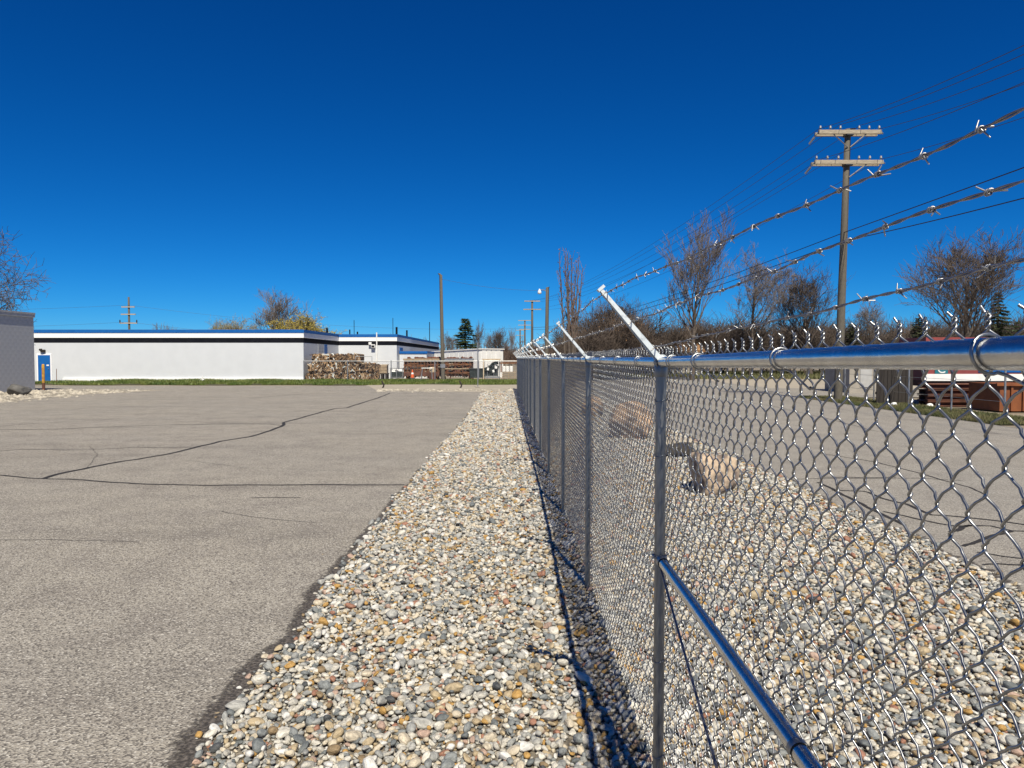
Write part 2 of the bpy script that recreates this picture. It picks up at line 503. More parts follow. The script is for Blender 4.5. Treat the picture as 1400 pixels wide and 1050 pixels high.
def ribbon(name, pts, widths, z, m, parent):
    pts = np.asarray(pts, float)
    d = np.gradient(pts, axis=0)
    nrm = np.stack([-d[:, 1], d[:, 0]], 1)
    nrm /= np.linalg.norm(nrm, axis=1, keepdims=True)
    w = np.asarray(widths)[:, None] if np.ndim(widths) else widths
    a = pts + nrm * w / 2
    b = pts - nrm * w / 2
    k = len(pts)
    v = np.concatenate([np.c_[a, np.full(k, z)], np.c_[b, np.full(k, z)]])
    i = np.arange(k - 1)
    g = Geo()
    g.add(v, np.stack([i, i + k, i + k + 1, i + 1], 1))
    return struct(g.obj(name, m, parent))

def crack_or_shade(px, w, lot_obj, z, wob=0.03):
    p = np.array([G(*q)[:2] for q in px])
    t = np.r_[0, np.cumsum(np.linalg.norm(np.diff(p, axis=0), axis=1))]
    tt = np.linspace(0, t[-1], max(14, int(t[-1] / 0.12)))
    q = np.c_[np.interp(tt, t, p[:, 0]), np.interp(tt, t, p[:, 1])]
    q += np.cumsum(rng.normal(0, wob * 0.35, q.shape), axis=0) * 0.0 + np.c_[np.convolve(rng.normal(0, wob, len(q)), np.ones(5) / 5, 'same'), np.convolve(rng.normal(0, wob, len(q)), np.ones(5) / 5, 'same')]
    ww = w * (0.75 + 0.5 * np.convolve(rng.random(len(q)), np.ones(9) / 9, 'same'))
    ribbon('crack_seal_or_shade', q, ww, z, M['tar'], lot_obj)

crack_or_shade([(-60, 648), (0, 651), (30, 655), (55, 656), (90, 656.5), (140, 660), (200, 663), (280, 664.5), (350, 664), (420, 664), (552, 664)], 0.055, parking, 0.004)
crack_or_shade([(55, 655.5), (80, 648), (120, 640), (160, 632), (190, 628), (225, 622), (260, 614), (300, 604), (340, 597.5), (366, 590), (385, 583), (387.5, 577.7),
       (401.7, 574.4), (424.8, 567.4), (455.7, 559), (473.7, 557.7), (489, 552.5), (514.8, 544.8), (532.8, 537.6)], 0.085, parking, 0.005)
crack_or_shade([(-60, 589), (0, 588), (83.6, 586.8), (150, 584), (197, 582), (246, 581), (300, 580), (340, 579.5), (370, 580), (384, 582)], 0.045, parking, 0.004)
crack_or_shade([(-60, 618), (0, 617.4), (28, 615), (105, 616), (154, 614), (182, 612), (218.6, 613), (262, 612)], 0.028, parking, 0.004)
crack_or_shade([(-60, 586), (0, 583), (32, 580), (64, 578.6), (107, 576.5), (137, 575), (153, 573)], 0.03, parking, 0.004)
crack_or_shade([(412, 572), (494, 571.8), (560, 571.9), (632, 571.8)], 0.022, parking, 0.004, 0.015)
crack_or_shade([(340, 545), (382, 541), (420, 538.5), (470, 537.5)], 0.06, parking, 0.004)
crack_or_shade([(505, 537), (560, 538), (600, 538)], 0.05, parking, 0.004)
crack_or_shade([(340, 682.5), (366, 682), (410, 682)], 0.02, parking, 0.004)
crack_or_shade([(900, 660), (1000, 657), (1060, 656), (1150, 655), (1260, 654.5), (1320, 658)], 0.02, road, 0.004, 0.02)
crack_or_shade([(930, 540), (1010, 548), (1060, 556), (1130, 572), (1200, 590), (1260, 594), (1330, 592), (1400, 594)], 0.025, road, 0.004)
crack_or_shade([(1120, 620), (1200, 632), (1260, 648), (1330, 668), (1350, 678)], 0.03, road, 0.004)
crack_or_shade([(900, 545), (960, 552), (1000, 556)], 0.03, road, 0.004)

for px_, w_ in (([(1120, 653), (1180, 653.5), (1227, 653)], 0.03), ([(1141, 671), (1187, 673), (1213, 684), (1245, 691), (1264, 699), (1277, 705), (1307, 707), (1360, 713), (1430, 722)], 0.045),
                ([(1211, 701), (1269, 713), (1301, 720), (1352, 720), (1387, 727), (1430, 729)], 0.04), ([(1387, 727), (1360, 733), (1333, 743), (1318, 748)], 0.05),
                ([(1304, 730), (1317, 723), (1330, 719)], 0.06), ([(1339, 756), (1370, 761), (1430, 768)], 0.03), ([(1347, 775), (1380, 774), (1430, 776)], 0.03), ([(1120, 660), (1155, 678), (1192, 697), (1240, 720)], 0.05)):  # last strip is the shadow along the gravel edge, painted on as dark colour
    crack_or_shade(px_, w_, road, 0.0045, 0.035)
for px_ in ([(-60, 742), (60, 740), (180, 744)], [(120, 610), (128, 625), (118, 640)], [(300, 700), (360, 712), (430, 716)], [(250, 630), (330, 640), (470, 645)]):
    crack_or_shade(px_, 0.008, parking, 0.004, 0.04)

# dark tarred edge of the lot beside the stones
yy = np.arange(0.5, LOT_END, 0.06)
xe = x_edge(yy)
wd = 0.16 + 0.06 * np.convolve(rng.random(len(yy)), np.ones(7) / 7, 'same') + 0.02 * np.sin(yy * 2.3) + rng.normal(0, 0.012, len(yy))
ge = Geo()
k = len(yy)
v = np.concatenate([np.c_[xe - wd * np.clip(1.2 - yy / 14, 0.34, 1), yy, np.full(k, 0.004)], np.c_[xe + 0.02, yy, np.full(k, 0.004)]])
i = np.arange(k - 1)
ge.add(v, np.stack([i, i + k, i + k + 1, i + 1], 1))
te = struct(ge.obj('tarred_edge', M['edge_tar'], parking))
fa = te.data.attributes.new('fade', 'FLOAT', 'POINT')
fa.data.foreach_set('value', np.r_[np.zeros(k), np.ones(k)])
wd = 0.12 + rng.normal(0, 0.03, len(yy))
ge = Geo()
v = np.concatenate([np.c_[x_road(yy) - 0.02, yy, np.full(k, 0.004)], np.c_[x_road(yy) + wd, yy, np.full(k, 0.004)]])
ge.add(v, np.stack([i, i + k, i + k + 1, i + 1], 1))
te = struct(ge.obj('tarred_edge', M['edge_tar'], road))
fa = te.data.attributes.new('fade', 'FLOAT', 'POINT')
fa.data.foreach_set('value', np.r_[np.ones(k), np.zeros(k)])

# ------------------------------------------------------------------ pebbles
def pebble_mesh(k):
    bm = bmesh.new()
    bmesh.ops.create_icosphere(bm, subdivisions=2, radius=0.5)
    r = random.Random(k * 31 + 5)
    ax = [Vector((r.gauss(0, 1), r.gauss(0, 1), r.gauss(0, 1))).normalized() for _ in range(5)]
    am = [r.uniform(-0.16, 0.14) for _ in range(5)]
    cut = [(Vector((r.gauss(0, 1), r.gauss(0, 1), r.gauss(0, 0.5))).normalized(), r.uniform(0.27, 0.42)) for _ in range(5 + k % 4)]
    for v in bm.verts:
        d = v.co.normalized()
        s = 1 + sum(a * (d.dot(x) ** 3) for a, x in zip(am, ax))
        v.co = v.co * s
        for x, lim in cut:
            e = v.co.dot(x) - lim
            if e > 0:
                v.co -= x * e * 0.92
    me = bpy.data.meshes.new('pebble')
    bm.to_mesh(me)
    bm.free()
    me.polygons.foreach_set('use_smooth', np.ones(len(me.polygons), bool))
    me.materials.append(M['pebble'])
    return me
NPEB = 9
PEB = [pebble_mesh(k) for k in range(NPEB)]

def layer(y0, y1, cell, size, sd, z0):  # one scatter of stones
    gx = np.arange(-1.9, 4.3, cell)
    gy = np.arange(y0, y1, cell)
    X, Y = np.meshgrid(gx, gy)
    X = X + (np.arange(len(gy)) % 2)[:, None] * cell / 2
    X = (X + rng.uniform(-.45, .45, X.shape) * cell).ravel()
    Y = (Y + rng.uniform(-.45, .45, Y.shape) * cell).ravel()
    stray = rng.random(len(X))
    ok = (X > x_edge(Y) - 0.015 - 0.06 * (stray > 0.9) - 0.25 * (stray > 0.9993)) & (X < x_road(Y) + 0.02 + 0.08 * (stray > 0.9))
    X, Y = X[ok], Y[ok]
    k = len(X)
    L = size * np.exp(rng.normal(0, sd, k))
    sc = np.stack([L * rng.uniform(0.95, 1.35, k), L * rng.uniform(0.7, 1.0, k), L * rng.uniform(0.45, 0.75, k)], 1)
    rot = np.stack([rng.normal(0, 0.3, k), rng.normal(0, 0.3, k), rng.uniform(0, 6.283, k)], 1)
    Z = z0 + sc[:, 2] * rng.uniform(0.15, 0.42, k)
    return np.c_[X, Y, Z], rot, sc
parts = [layer(0.6, 15, 0.029, 0.030, 0.28, -0.008), layer(0.6, 15, 0.056, 0.039, 0.32, 0.006), layer(0.6, 15, 0.2, 0.062, 0.22, 0.004),
         layer(15, LOT_END, 0.052, 0.050, 0.3, -0.006)]
pos = np.concatenate([a[0] for a in parts])
rot = np.concatenate([a[1] for a in parts])
scl = np.concatenate([a[2] for a in parts])
vid = rng.integers(0, NPEB, len(pos))
# the 300 stones that show largest
px = 703 + pos[:, 0] / pos[:, 1] * 1000
py = 489 + (EYE - pos[:, 2]) / pos[:, 1] * 1000
inv = (px > 5) & (px < 1395) & (py < 1040) & (pos[:, 2] > 0.012) & ((pos[:, 0] < 0.3) | (pos[:, 0] > 0.9))
app = np.where(inv, scl[:, 0] * scl[:, 1] / pos[:, 1] ** 2, 0)
big = np.argsort(-app)[:292]
keep = np.ones(len(pos), bool)
keep[big] = False
for q in big:
    o = bpy.data.objects.new('pebble', PEB[vid[q]])
    COL.objects.link(o)
    o.parent = bed
    o.location = pos[q]
    o.rotation_euler = rot[q]
    o.scale = scl[q]

pm = bpy.data.meshes.new('gravel')
kp = pos[keep]
pm.vertices.add(len(kp))
pm.vertices.foreach_set('co', kp.ravel())
for nm, arr, ty in (('prot', rot[keep], 'FLOAT_VECTOR'), ('pscl', scl[keep], 'FLOAT_VECTOR')):
    a = pm.attributes.new(nm, ty, 'POINT')
    a.data.foreach_set('vector', arr.ravel())
a = pm.attributes.new('pidx', 'INT', 'POINT')
a.data.foreach_set('value', vid[keep].astype(np.int32))
gravel = link('gravel', pm, M['pebble'], bed)
gravel['kind'] = 'stuff'
ng = bpy.data.node_groups.new('gravel scatter', 'GeometryNodeTree')
ng.interface.new_socket('Geometry', in_out='INPUT', socket_type='NodeSocketGeometry')
ng.interface.new_socket('Geometry', in_out='OUTPUT', socket_type='NodeSocketGeometry')
N = ng.nodes
gi = N.new('NodeGroupInput')
go = N.new('NodeGroupOutput')
iop = N.new('GeometryNodeInstanceOnPoints')
jg = N.new('GeometryNodeJoinGeometry')
firsts = {}
for o in bed.children:
    if o.name.startswith('pebble'):
        firsts.setdefault(o.data.name, o)
for o in firsts.values():
    oi = N.new('GeometryNodeObjectInfo')
    oi.transform_space = 'ORIGINAL'
    oi.inputs['Object'].default_value = o
    gti = N.new('GeometryNodeGeometryToInstance')
    ng.links.new(oi.outputs['Geometry'], gti.inputs[0])
    ng.links.new(gti.outputs[0], jg.inputs[0])
def attr(nm, ty):
    a = N.new('GeometryNodeInputNamedAttribute')
    a.data_type = ty
    a.inputs['Name'].default_value = nm
    return a.outputs['Attribute']
e2r = N.new('FunctionNodeEulerToRotation')
ng.links.new(attr('prot', 'FLOAT_VECTOR'), e2r.inputs[0])
ng.links.new(gi.outputs[0], iop.inputs['Points'])
ng.links.new(jg.outputs[0], iop.inputs['Instance'])
iop.inputs['Pick Instance'].default_value = True
ng.links.new(attr('pidx', 'INT'), iop.inputs['Instance Index'])
ng.links.new(e2r.outputs[0], iop.inputs['Rotation'])
ng.links.new(attr('pscl', 'FLOAT_VECTOR'), iop.inputs['Scale'])
ng.links.new(iop.outputs[0], go.inputs[0])
md = gravel.modifiers.new('scatter', 'NODES')
md.node_group = ng

def stones(name, xy, size, m, parent=None, z=0.0, smooth=True):
    """loose stones as one low mesh"""
    base = np.array([(1, 0, 0), (0.5, 0.87, 0), (-0.5, 0.87, 0), (-1, 0, 0), (-0.5, -0.87, 0), (0.5, -0.87, 0), (0, 0, 0.9)])
    fc = np.array([(0, 1, 6), (1, 2, 6), (2, 3, 6), (3, 4, 6), (4, 5, 6), (5, 0, 6)])
    g = Geo()
    k = len(xy)
    s = size * np.exp(rng.normal(0, 0.35, k))
    V = base[None] * (0.75 + 0.5 * rng.random((k, 7, 1))) * s[:, None, None]
    a = rng.uniform(0, 6.28, k)
    c, sn = np.cos(a)[:, None], np.sin(a)[:, None]
    V = np.stack([V[..., 0] * c - V[..., 1] * sn, V[..., 0] * sn + V[..., 1] * c, V[..., 2] * 0.7], -1)
    V += np.c_[xy, np.full(k, z)][:, None, :]
    g.add(V.reshape(-1, 3), (fc[None] + (np.arange(k) * 7)[:, None, None]).reshape(-1, 3))
    o = g.obj(name, m, parent)
    o['kind'] = 'stuff'
    return o

# stones at the foot of the grey building and the pale line of stones at the lot's far edge
pt = []
while len(pt) < 2600:
    x, y = random.uniform(-26.6, -20.2), random.uniform(27, 41.2)
    if x > -21.2 + 0.35 * math.sin(y * 1.7) + max(0, y - 37.5) * 0.5 and random.random() < 0.93: continue
    pt.append((x, y))
M['pale_stone'] = mat('pale stones', (0.42, 0.38, 0.315, 1), (0.20, 0.18, 0.15, 1), 1.6, 0.9, lo=0.42, hi=0.58)
stones('rubble', np.array(pt), 0.082, M['pale_stone'], tag(sheet('stone_patch', [(-26.6, 27), (-21.4, 27), (-21.2, 37), (-19.6, 41.4), (-26.6, 41.4)], 0.006, M['pale_lot']), None, None))
pt = np.c_[np.concatenate([rng.uniform(-7.6, -1.6, 130), rng.uniform(-7.6, 1.0, 90)]), np.concatenate([rng.normal(41.3, 0.28, 130), rng.normal(40.2, 0.7, 90)])]
stones('gravel', pt, 0.075, M['pale_stone'])

# ------------------------------------------------------------------ grass
def blades(name, spots, h, m, w=0.02):
    spots = np.asarray(spots)
    k = len(spots)
    a = rng.uniform(0, 6.28, k)
    hh = h * rng.uniform(0.5, 1.3, k)
    dx = np.stack([np.cos(a), np.sin(a), np.zeros(k)], 1) * w
    lean = np.stack([rng.normal(0, 0.35, k) * hh, rng.normal(0, 0.35, k) * hh, hh], 1)
    V = np.stack([spots - dx, spots + dx, spots + lean], 1)
    g = Geo()
    g.add(V.reshape(-1, 3), np.arange(3 * k).reshape(-1, 3))
    o = g.obj(name, m)
    o['kind'] = 'stuff'
    return o
def bank(name, poly, z0, m):
    g = Geo()
    g.poly([(x, y, z0) for x, y in poly])
    return struct(g.obj(name, m))
def berm(name, xs, y0, y1, h):
    """a low grassy bank running along X"""
    g = Geo()
    rows = []
    for f, z in ((0, -0.01), (0.25, 0.6), (0.5, 0.95), (1.0, 1.0)):
        rows.append([(x, y0(x) + (y1(x) - y0(x)) * f, h(x) * z + 0.0) for x in xs])
    k = len(xs)
    v = np.array(rows).reshape(-1, 3)
    i = np.arange(k - 1)
    for r in range(3):
        g.add(v, np.stack([i + r * k, i + 1 + r * k, i + 1 + (r + 1) * k, i + (r + 1) * k], 1))
    return struct(g.obj(name, M['soil'], smooth=True))
def y0f(x): return 49.2 + 0.35 * math.sin(x * 0.7) + (0.6 if x > -9 else 0) + max(0, -28 - x) * 0.2
def y1f(x): return 53.92
def hf(x): return (0.16 if x > -30 else 0.06) + 0.03 * math.sin(x * 1.3)
xs = np.linspace(-36, 1.2, 120)
berm('grass_bank', xs, y0f, y1f, hf)
sp = []
while len(sp) < 30000:
    x = random.uniform(-36, 1.2)
    f = random.random() ** 1.3
    y = y0f(x) + (y1f(x) - y0f(x)) * f
    if x < -28 and random.random() < 0.55: continue
    if f < 0.12 and math.sin(x * 2.1) + math.sin(x * 0.9) > 0.6: continue
    z = hf(x) * np.interp(f, [0, 0.25, 0.5, 1], [0, 0.6, 0.95, 1])
    sp.append((x, y, z))
blades('grass', sp, 0.13, M['grass'], 0.03)
bank('verge', [(13.15, 20), (13.15, 33.2), (13.7, 33.8), (15.6, 34.2), (15.6, 20)], 0.003, M['soil'])
sp = np.c_[rng.uniform(13.1, 15.3, 26000), rng.uniform(20, 33.9, 26000), np.zeros(26000)]
blades('grass', sp, 0.10, M['dull_grass'], 0.014)
bank('far_lawn', [(5, 70), (16, 70), (60, 64), (60, 95), (5, 95)], 0.003, M['soil'])
sp = np.c_[rng.uniform(5, 45, 26000), rng.uniform(62.5, 90, 26000), np.zeros(26000)]
sp = sp[~((sp[:, 0] < 15.5) & (sp[:, 1] < 69))]
blades('grass', sp, 0.28, M['dull_grass'], 0.05)

# ------------------------------------------------------------------ chain link fence
FX = 0.58
SP = 2.83
D1 = 2.89
RAIL_Z = 1.812
def fx(d): return FX - max(0.0, d - 8.0) * 0.0118
NB = 15
stations = [D1 + SP * k for k in range(-1, NB)]
fence = thing('chain_link_fence', 'galvanised chain link fence with barbed wire on slanted arms beside the gravel strip', 'fence')

def bay_mesh(lod):
    nw = 78
    p = SP / nw
    z_top = 1.847
    J = int(z_top / p)
    z0 = z_top - J * p
    g = Geo()
    lvl = np.arange(J + 1)
    x0 = 0.034
    if lod == 0:
        fr, sides = (0.0, 0.13, 0.35, 0.5, 0.65, 0.87), 6
    elif lod == 1:
        fr, sides = (0.0, 0.5), 4
    else:
        fr, sides = (0.0,), 3
    Pw = []
    for w in range(nw):
        # this wire swings between column w and w + 1
        side = (w + lvl) % 2
        ycol = (w + side) * p + np.where(side == 1, 0.0012, -0.0012)
        zc = z0 + lvl * p
        pts = []
        for j in range(J):
            sgn = 1 if ycol[j + 1] > ycol[j] else -1
            for f in fr:
                y = ycol[j] + (ycol[j + 1] - ycol[j]) * (f if f in (0, .5) else (0.07 if f == 0.13 else 0.93 if f == 0.87 else f))
                z = zc[j] + (zc[j + 1] - zc[j]) * f
                xx = x0 + sgn * 0.0060 * math.sin(math.pi * f) if lod < 2 else x0
                pts.append((xx, y, z))
        pts.append((x0, ycol[J], zc[J]))
        Pw.append(pts)
    Pw = np.array(Pw)
    Pw[:, :, 1] += rng.normal(0, 0.0007, Pw.shape[:2])
    Pw[:, :, 0] += rng.normal(0, 0.0006, Pw.shape[:2])
    g.tubes(Pw, 0.0021 if lod < 2 else 0.0023, sides)
    # twisted selvage above the top knuckles
    for c in range(nw + 1):
        if (c - 1 + J) % 2 != 1: continue
        y = c * p
        if lod == 2:
            g.segs([(x0, y, z_top), (x0, y, z_top + 0.018)], [(x0, y, z_top + 0.018), (x0 - 0.004, y + 0.012, z_top + 0.028)], 0.0032, 0.002, 3)
            continue
        a0 = rng.uniform(0, 6.28)
        tt = np.linspace(0, 1, 9 if lod == 0 else 5)
        for s in (0, math.pi):
            an = tt * 6.3 + s
            h = [(x0 + 0.0026 * math.cos(a), y + 0.0026 * math.sin(a), z_top - 0.001 + 0.018 * t) for a, t in zip(an, tt)]
            ax = (2.3 if s == 0 else 5.6) + rng.normal(0, 0.25)
            tip = rng.uniform(0.009, 0.014)
            if s == 0:
                h.append((x0 + 0.004 * math.cos(ax), y + 0.45 * tip * math.sin(ax), z_top + 0.020))
                h.append((x0 + 0.009 * math.cos(ax), y + tip * math.sin(ax), z_top + 0.024 + rng.uniform(0, 0.005)))
            else:
                h.append((x0 + rng.normal(0, 0.001), y + rng.normal(-0.001, 0.001), z_top + 0.0215 + rng.uniform(0, 0.003)))
            g.tubes(np.array(h), 0.0021, 5 if lod == 0 else 3, (0.3, 0.9, 0.1))
    return g.mesh('chain_link_mesh', lod == 0)
BAY = [bay_mesh(0), bay_mesh(1), bay_mesh(2)]
for m_ in BAY: m_.materials.append(M['wire'])

g = Geo()
g.lathe((0, 0, 0), [(0.0215, -0.03), (0.0215, 1.80)], 18)
post_me = g.mesh('post', True)
g = Geo()
g.lathe((0, 0, 0), [(0.0245, 1.755), (0.0262, 1.76), (0.0262, 1.797), (0.0235, 1.803)], 20)
ring = np.array([[(0.0235 * math.cos(a), 0, RAIL_Z + 0.0235 * math.sin(a)) for a in np.linspace(0, 2 * math.pi, 20)]])
for dy in (-0.016, -0.008, 0.0, 0.008, 0.016):
    q = ring.copy(); q[:, :, 1] = dy
    g.tubes(q, 0.0042, 5, (0, 1.0, 0))
cap_me = g.mesh('post_cap', True)
# slanted arm: a pressed channel that narrows to its tip
def arm_mesh():
    g = Geo()
    A = np.array([0.004, 0, RAIL_Z + 0.012])
    B = A + np.array([-0.24, 0, 0.275])
    ax = (B - A) / np.linalg.norm(B - A)
    up = np.array([ax[2], 0, -ax[0]])          # faces up and away from the camera side
    Ln = np.linalg.norm(B - A)
    ts = np.linspace(0, 1, 13)
    sec = []
    for t in ts:
        c = A + ax * Ln * t
        hw = 0.030 * (1 - t) + 0.019 * t
        dp = 0.020 * (1 - t) + 0.011 * t
        th = 0.0022
        prof = [(-hw, -dp), (-hw, 0), (-hw * 0.8, 0.003), (hw * 0.8, 0.003), (hw, 0), (hw, -dp), (hw - th, -dp), (hw - th, -th), (-hw + th, -th), (-hw + th, -dp)]
        sec.append([c + np.array([0, 1, 0]) * y + up * u for y, u in prof])
    v = np.array(sec).reshape(-1, 3)
    k = 10
    i = np.arange(k); j = (i + 1) % k
    q = np.stack([i, j, j + k, i + k], 1)
    g.add(v, (q[None] + (np.arange(len(ts) - 1) * k)[:, None, None]).reshape(-1, 4))
    g.add(v[-k:], [list(range(k))]); g.add(v[:k], [list(range(k))[::-1]])
    # folded tip and base collar
    g.box(B + ax * 0.004, (0.030, 0.042, 0.012), (0, -0.72, 0))
    g.lathe((0, 0, RAIL_Z - 0.006), [(0.026, 0.0), (0.027, 0.016), (0.022, 0.030), (0.012, 0.036)], 16)
    return g.mesh('barb_arm'), A, ax, Ln, up
arm_me, armA, armax, armL, armup = arm_mesh()
STR_T = (0.95, 0.53, 0.16)
clip_mes = []
for t in STR_T:
    g = Geo()
    c = armA + armax * armL * t + armup * 0.004
    hw = 0.030 * (1 - t) + 0.019 * t + 0.002
    lp = [c + np.array([0, hw, 0]) - armup * 0.018, c + np.array([0, hw, 0]) + armup * 0.001, c + armup * 0.003, c - np.array([0, hw, 0]) + armup * 0.001, c - np.array([0, hw, 0]) - armup * 0.018]
    g.tubes(np.array(lp), 0.0017, 5, (0.5, 0.1, 0.8))
    clip_mes.append(g.mesh('wire_clip'))
rail_g = Geo()
n_ = 2
a = np.arange(24) * 2 * math.pi / 24
rail_g.tubes(np.array([[(0, 0, RAIL_Z), (0, SP * 0.5, RAIL_Z), (0, SP, RAIL_Z)]]), 0.0202, 24)
rail_me = rail_g.mesh('top_rail', True)
tie_g = Geo()
th = np.linspace(-0.6, 2 * math.pi - 1.2, 22)
lp = [(0.0245 * math.cos(x), 0.004 * math.sin(x), RAIL_Z + 0.0245 * math.sin(x)) for x in th]
lp += [(0.014, -0.012, RAIL_Z - 0.026), (0.022, -0.028, RAIL_Z - 0.036), (0.030, -0.05, RAIL_Z - 0.052), (0.037, -0.066, RAIL_Z - 0.063), (0.040, -0.072, RAIL_Z - 0.060), (0.033, -0.075, RAIL_Z - 0.058)]
tie_g.tubes(np.array(lp), 0.0024, 6, (0, 1.0, 0.05))
lp2 = [(0.0245 * math.cos(x), 0.006 + 0.004 * math.sin(x), RAIL_Z + 0.0245 * math.sin(x)) for x in np.linspace(0.4, 2.4, 10)]
lp2 += [(0.006 - 0.0245, 0.012, RAIL_Z + 0.018)]
tie_me = tie_g.mesh('rail_tie', True)
ptie_g = Geo()
lp = [(0.0245 * math.cos(x), 0.0245 * math.sin(x), 0.006 * math.sin(x * 2)) for x in np.linspace(-3.0, 3.0, 18)]
ptie_g.tubes(np.array([[(-x, y, z) for x, y, z in lp]]), 0.0017, 5, (0, 0, 1.0))
ptie_me = ptie_g.mesh('post_tie', True)
for m_, mm in ((post_me, 'post'), (cap_me, 'post'), (arm_me, 'arm'), *[(c_, 'barb') for c_ in clip_mes], (rail_me, 'rail'), (tie_me, 'wire'), (ptie_me, 'wire')):
    m_.materials.append(M[mm])

def fpart(name, me, d, parent=fence, ang=0.0, z=0.0, x=None):
    o = link(name, me, None, parent)
    o.location = (fx(d) if x is None else x, d, z)
    o.rotation_euler = (0, 0, ang)
    return o
for k, d in enumerate(stations):
    last = k == len(stations) - 1
    if k > 0:
        po = fpart('post', post_me, d)
        fpart('post_cap', cap_me, d)
        fpart('barb_arm', arm_me, d)
        if k < 8:
            for c_ in clip_mes: fpart('wire_clip', c_, d)
        if k < 6:
            for z in (0.22, 0.62, 1.42, 1.66): fpart('post_tie', ptie_me, d, z=z + 0.03 * math.sin(k * 7 + z * 9))
    else:
        g = Geo()
        g.lathe((0, 0, 0), [(0.036, -0.03), (0.036, 1.86), (0.034, 1.875), (0.018, 1.89)], 20)
        g.lathe((0, 0, 0), [(0.012, 1.86), (0.012, 2.12), (0.008, 2.13)], 10)
        o = g.obj('corner_post', M['post'], fence, True)
        o.location = (FX, d, 0)
    if not last:
        ang = -math.atan2(fx(d + SP) - fx(d), SP)
        # the first bay climbs a little towards the corner post
        up0 = 0.032 if k == 0 else 0.0
        tl = -math.atan2(up0, SP)
        bay = [fpart('chain_link_mesh', BAY[0 if k < 2 else 1 if k < 5 else 2], d, ang=ang), fpart('top_rail', rail_me, d, ang=ang)]
        for o in bay:
            o.location.z = up0
            o.rotation_euler[0] = tl
        for t in ((0.835, 1.53, 2.24, 2.62) if k == 0 else (0.5, 1.2, 1.9, 2.5)):
            if k < 9: fpart('rail_tie', tie_me, d + t, ang=ang + rng.normal(0, 0.05), z=up0 * (1 - t / SP))
# horizontal brace pipe and truss rod in the first bay
g = Geo()
zb = 1.03
g.tubes(np.array([[(FX, stations[0] + 0.03, zb), (FX, 1.4, zb), (FX, D1 - 0.04, zb)]]), 0.0195, 24)
g.obj('brace_pipe', M['rail'], fence, True)
g = Geo()
g.tubes(np.array([[(FX, y, zb - 0.0) for y in np.linspace(1.455, 1.475, 3)]]), 0.0222, 20)
g.obj('brace_clamp', M['post'], fence, True)
g = Geo()
g.tubes(np.array([[(FX, y, zb - 0.0) for y in np.linspace(D1 - 0.075, D1 - 0.03, 3)]]), 0.0225, 20)
g.tubes(np.array([[(FX + 0.0245 * math.cos(x), D1 + 0.0245 * math.sin(x), zb + 0.012) for x in np.linspace(0, 6.283, 20)]]), 0.004, 6, (0, 0, 1.0))
g.segs([(FX - 0.026, D1 - 0.03, zb + 0.012)], [(FX - 0.026, D1 + 0.012, zb + 0.012)], 0.005, 0.005, 6, True)
g.obj('brace_clamp', M['post'], fence, True)
g = Geo()
g.tubes(np.array([[(FX - 0.004, D1 - 0.02, zb - 0.02), (FX - 0.004, 0.06, -0.16)]]), 0.0048, 8)
g.obj('truss_rod', M['barb'], fence, True)

# barbed strands
def strand_pts(si, dd):
    kx, kz, ky = [], [], []
    off = (0.0, 0.0, 0.0)
    zz = (0.277, 0.234, 0.153)[si]
    ky.append(stations[0]); kx.append(FX); kz.append(RAIL_Z + zz)
    for d in stations[1:]:
        c = armA + armax * armL * STR_T[si] + armup * 0.005
        ky.append(d); kx.append(fx(d) + c[0]); kz.append(c[2])
    x = np.interp(dd, ky, kx)
    z = np.interp(dd, ky, kz)
    fr = ((dd - stations[0]) % SP) / SP
    z = z - 0.004 * 4 * fr * (1 - fr)
    z = z + 0.0025 * np.sin(dd * 6 + si) + 0.0015 * np.sin(dd * 19 + si * 2)
    x = x + 0.004 * np.sin(dd * 7 + si * 3)
    return np.stack([x, dd, z], -1)
def barb_mesh(seed):
    r = random.Random(seed)
    g = Geo()
    th = np.linspace(0, 4 * math.pi, 22)
    R_ = 0.0034
    coil = [(R_ * math.cos(t), -0.005 + 0.010 * t / (4 * math.pi), R_ * math.sin(t)) for t in th]
    e = r.uniform(0, 6.28)
    a = (0.0125 * math.cos(e), -0.007 - r.uniform(0, 0.008), 0.0125 * math.sin(e))
    b = (0.0135 * math.cos(e + 2.6), 0.007 + r.uniform(0, 0.008), 0.0135 * math.sin(e + 2.6))
    g.tubes(np.array([coil]), 0.0012, 5, (0, 1.0, 0.1))
    c0, c1 = coil[0], coil[-1]
    g.segs([c0, c1], [a, b], 0.0012, 0.0009, 5, True)
    if seed % 3 == 0:
        a2 = (0.012 * math.cos(e + 1.5), -0.004, 0.012 * math.sin(e + 1.5))
        g.segs([coil[6]], [a2], 0.0014, 0.0010, 5, True)
    return g.mesh('barb', True)
BARBS = [barb_mesh(q) for q in range(6)]
for b in BARBS: b.materials.append(M['barb_tip'])
NEAR_D = 8.55
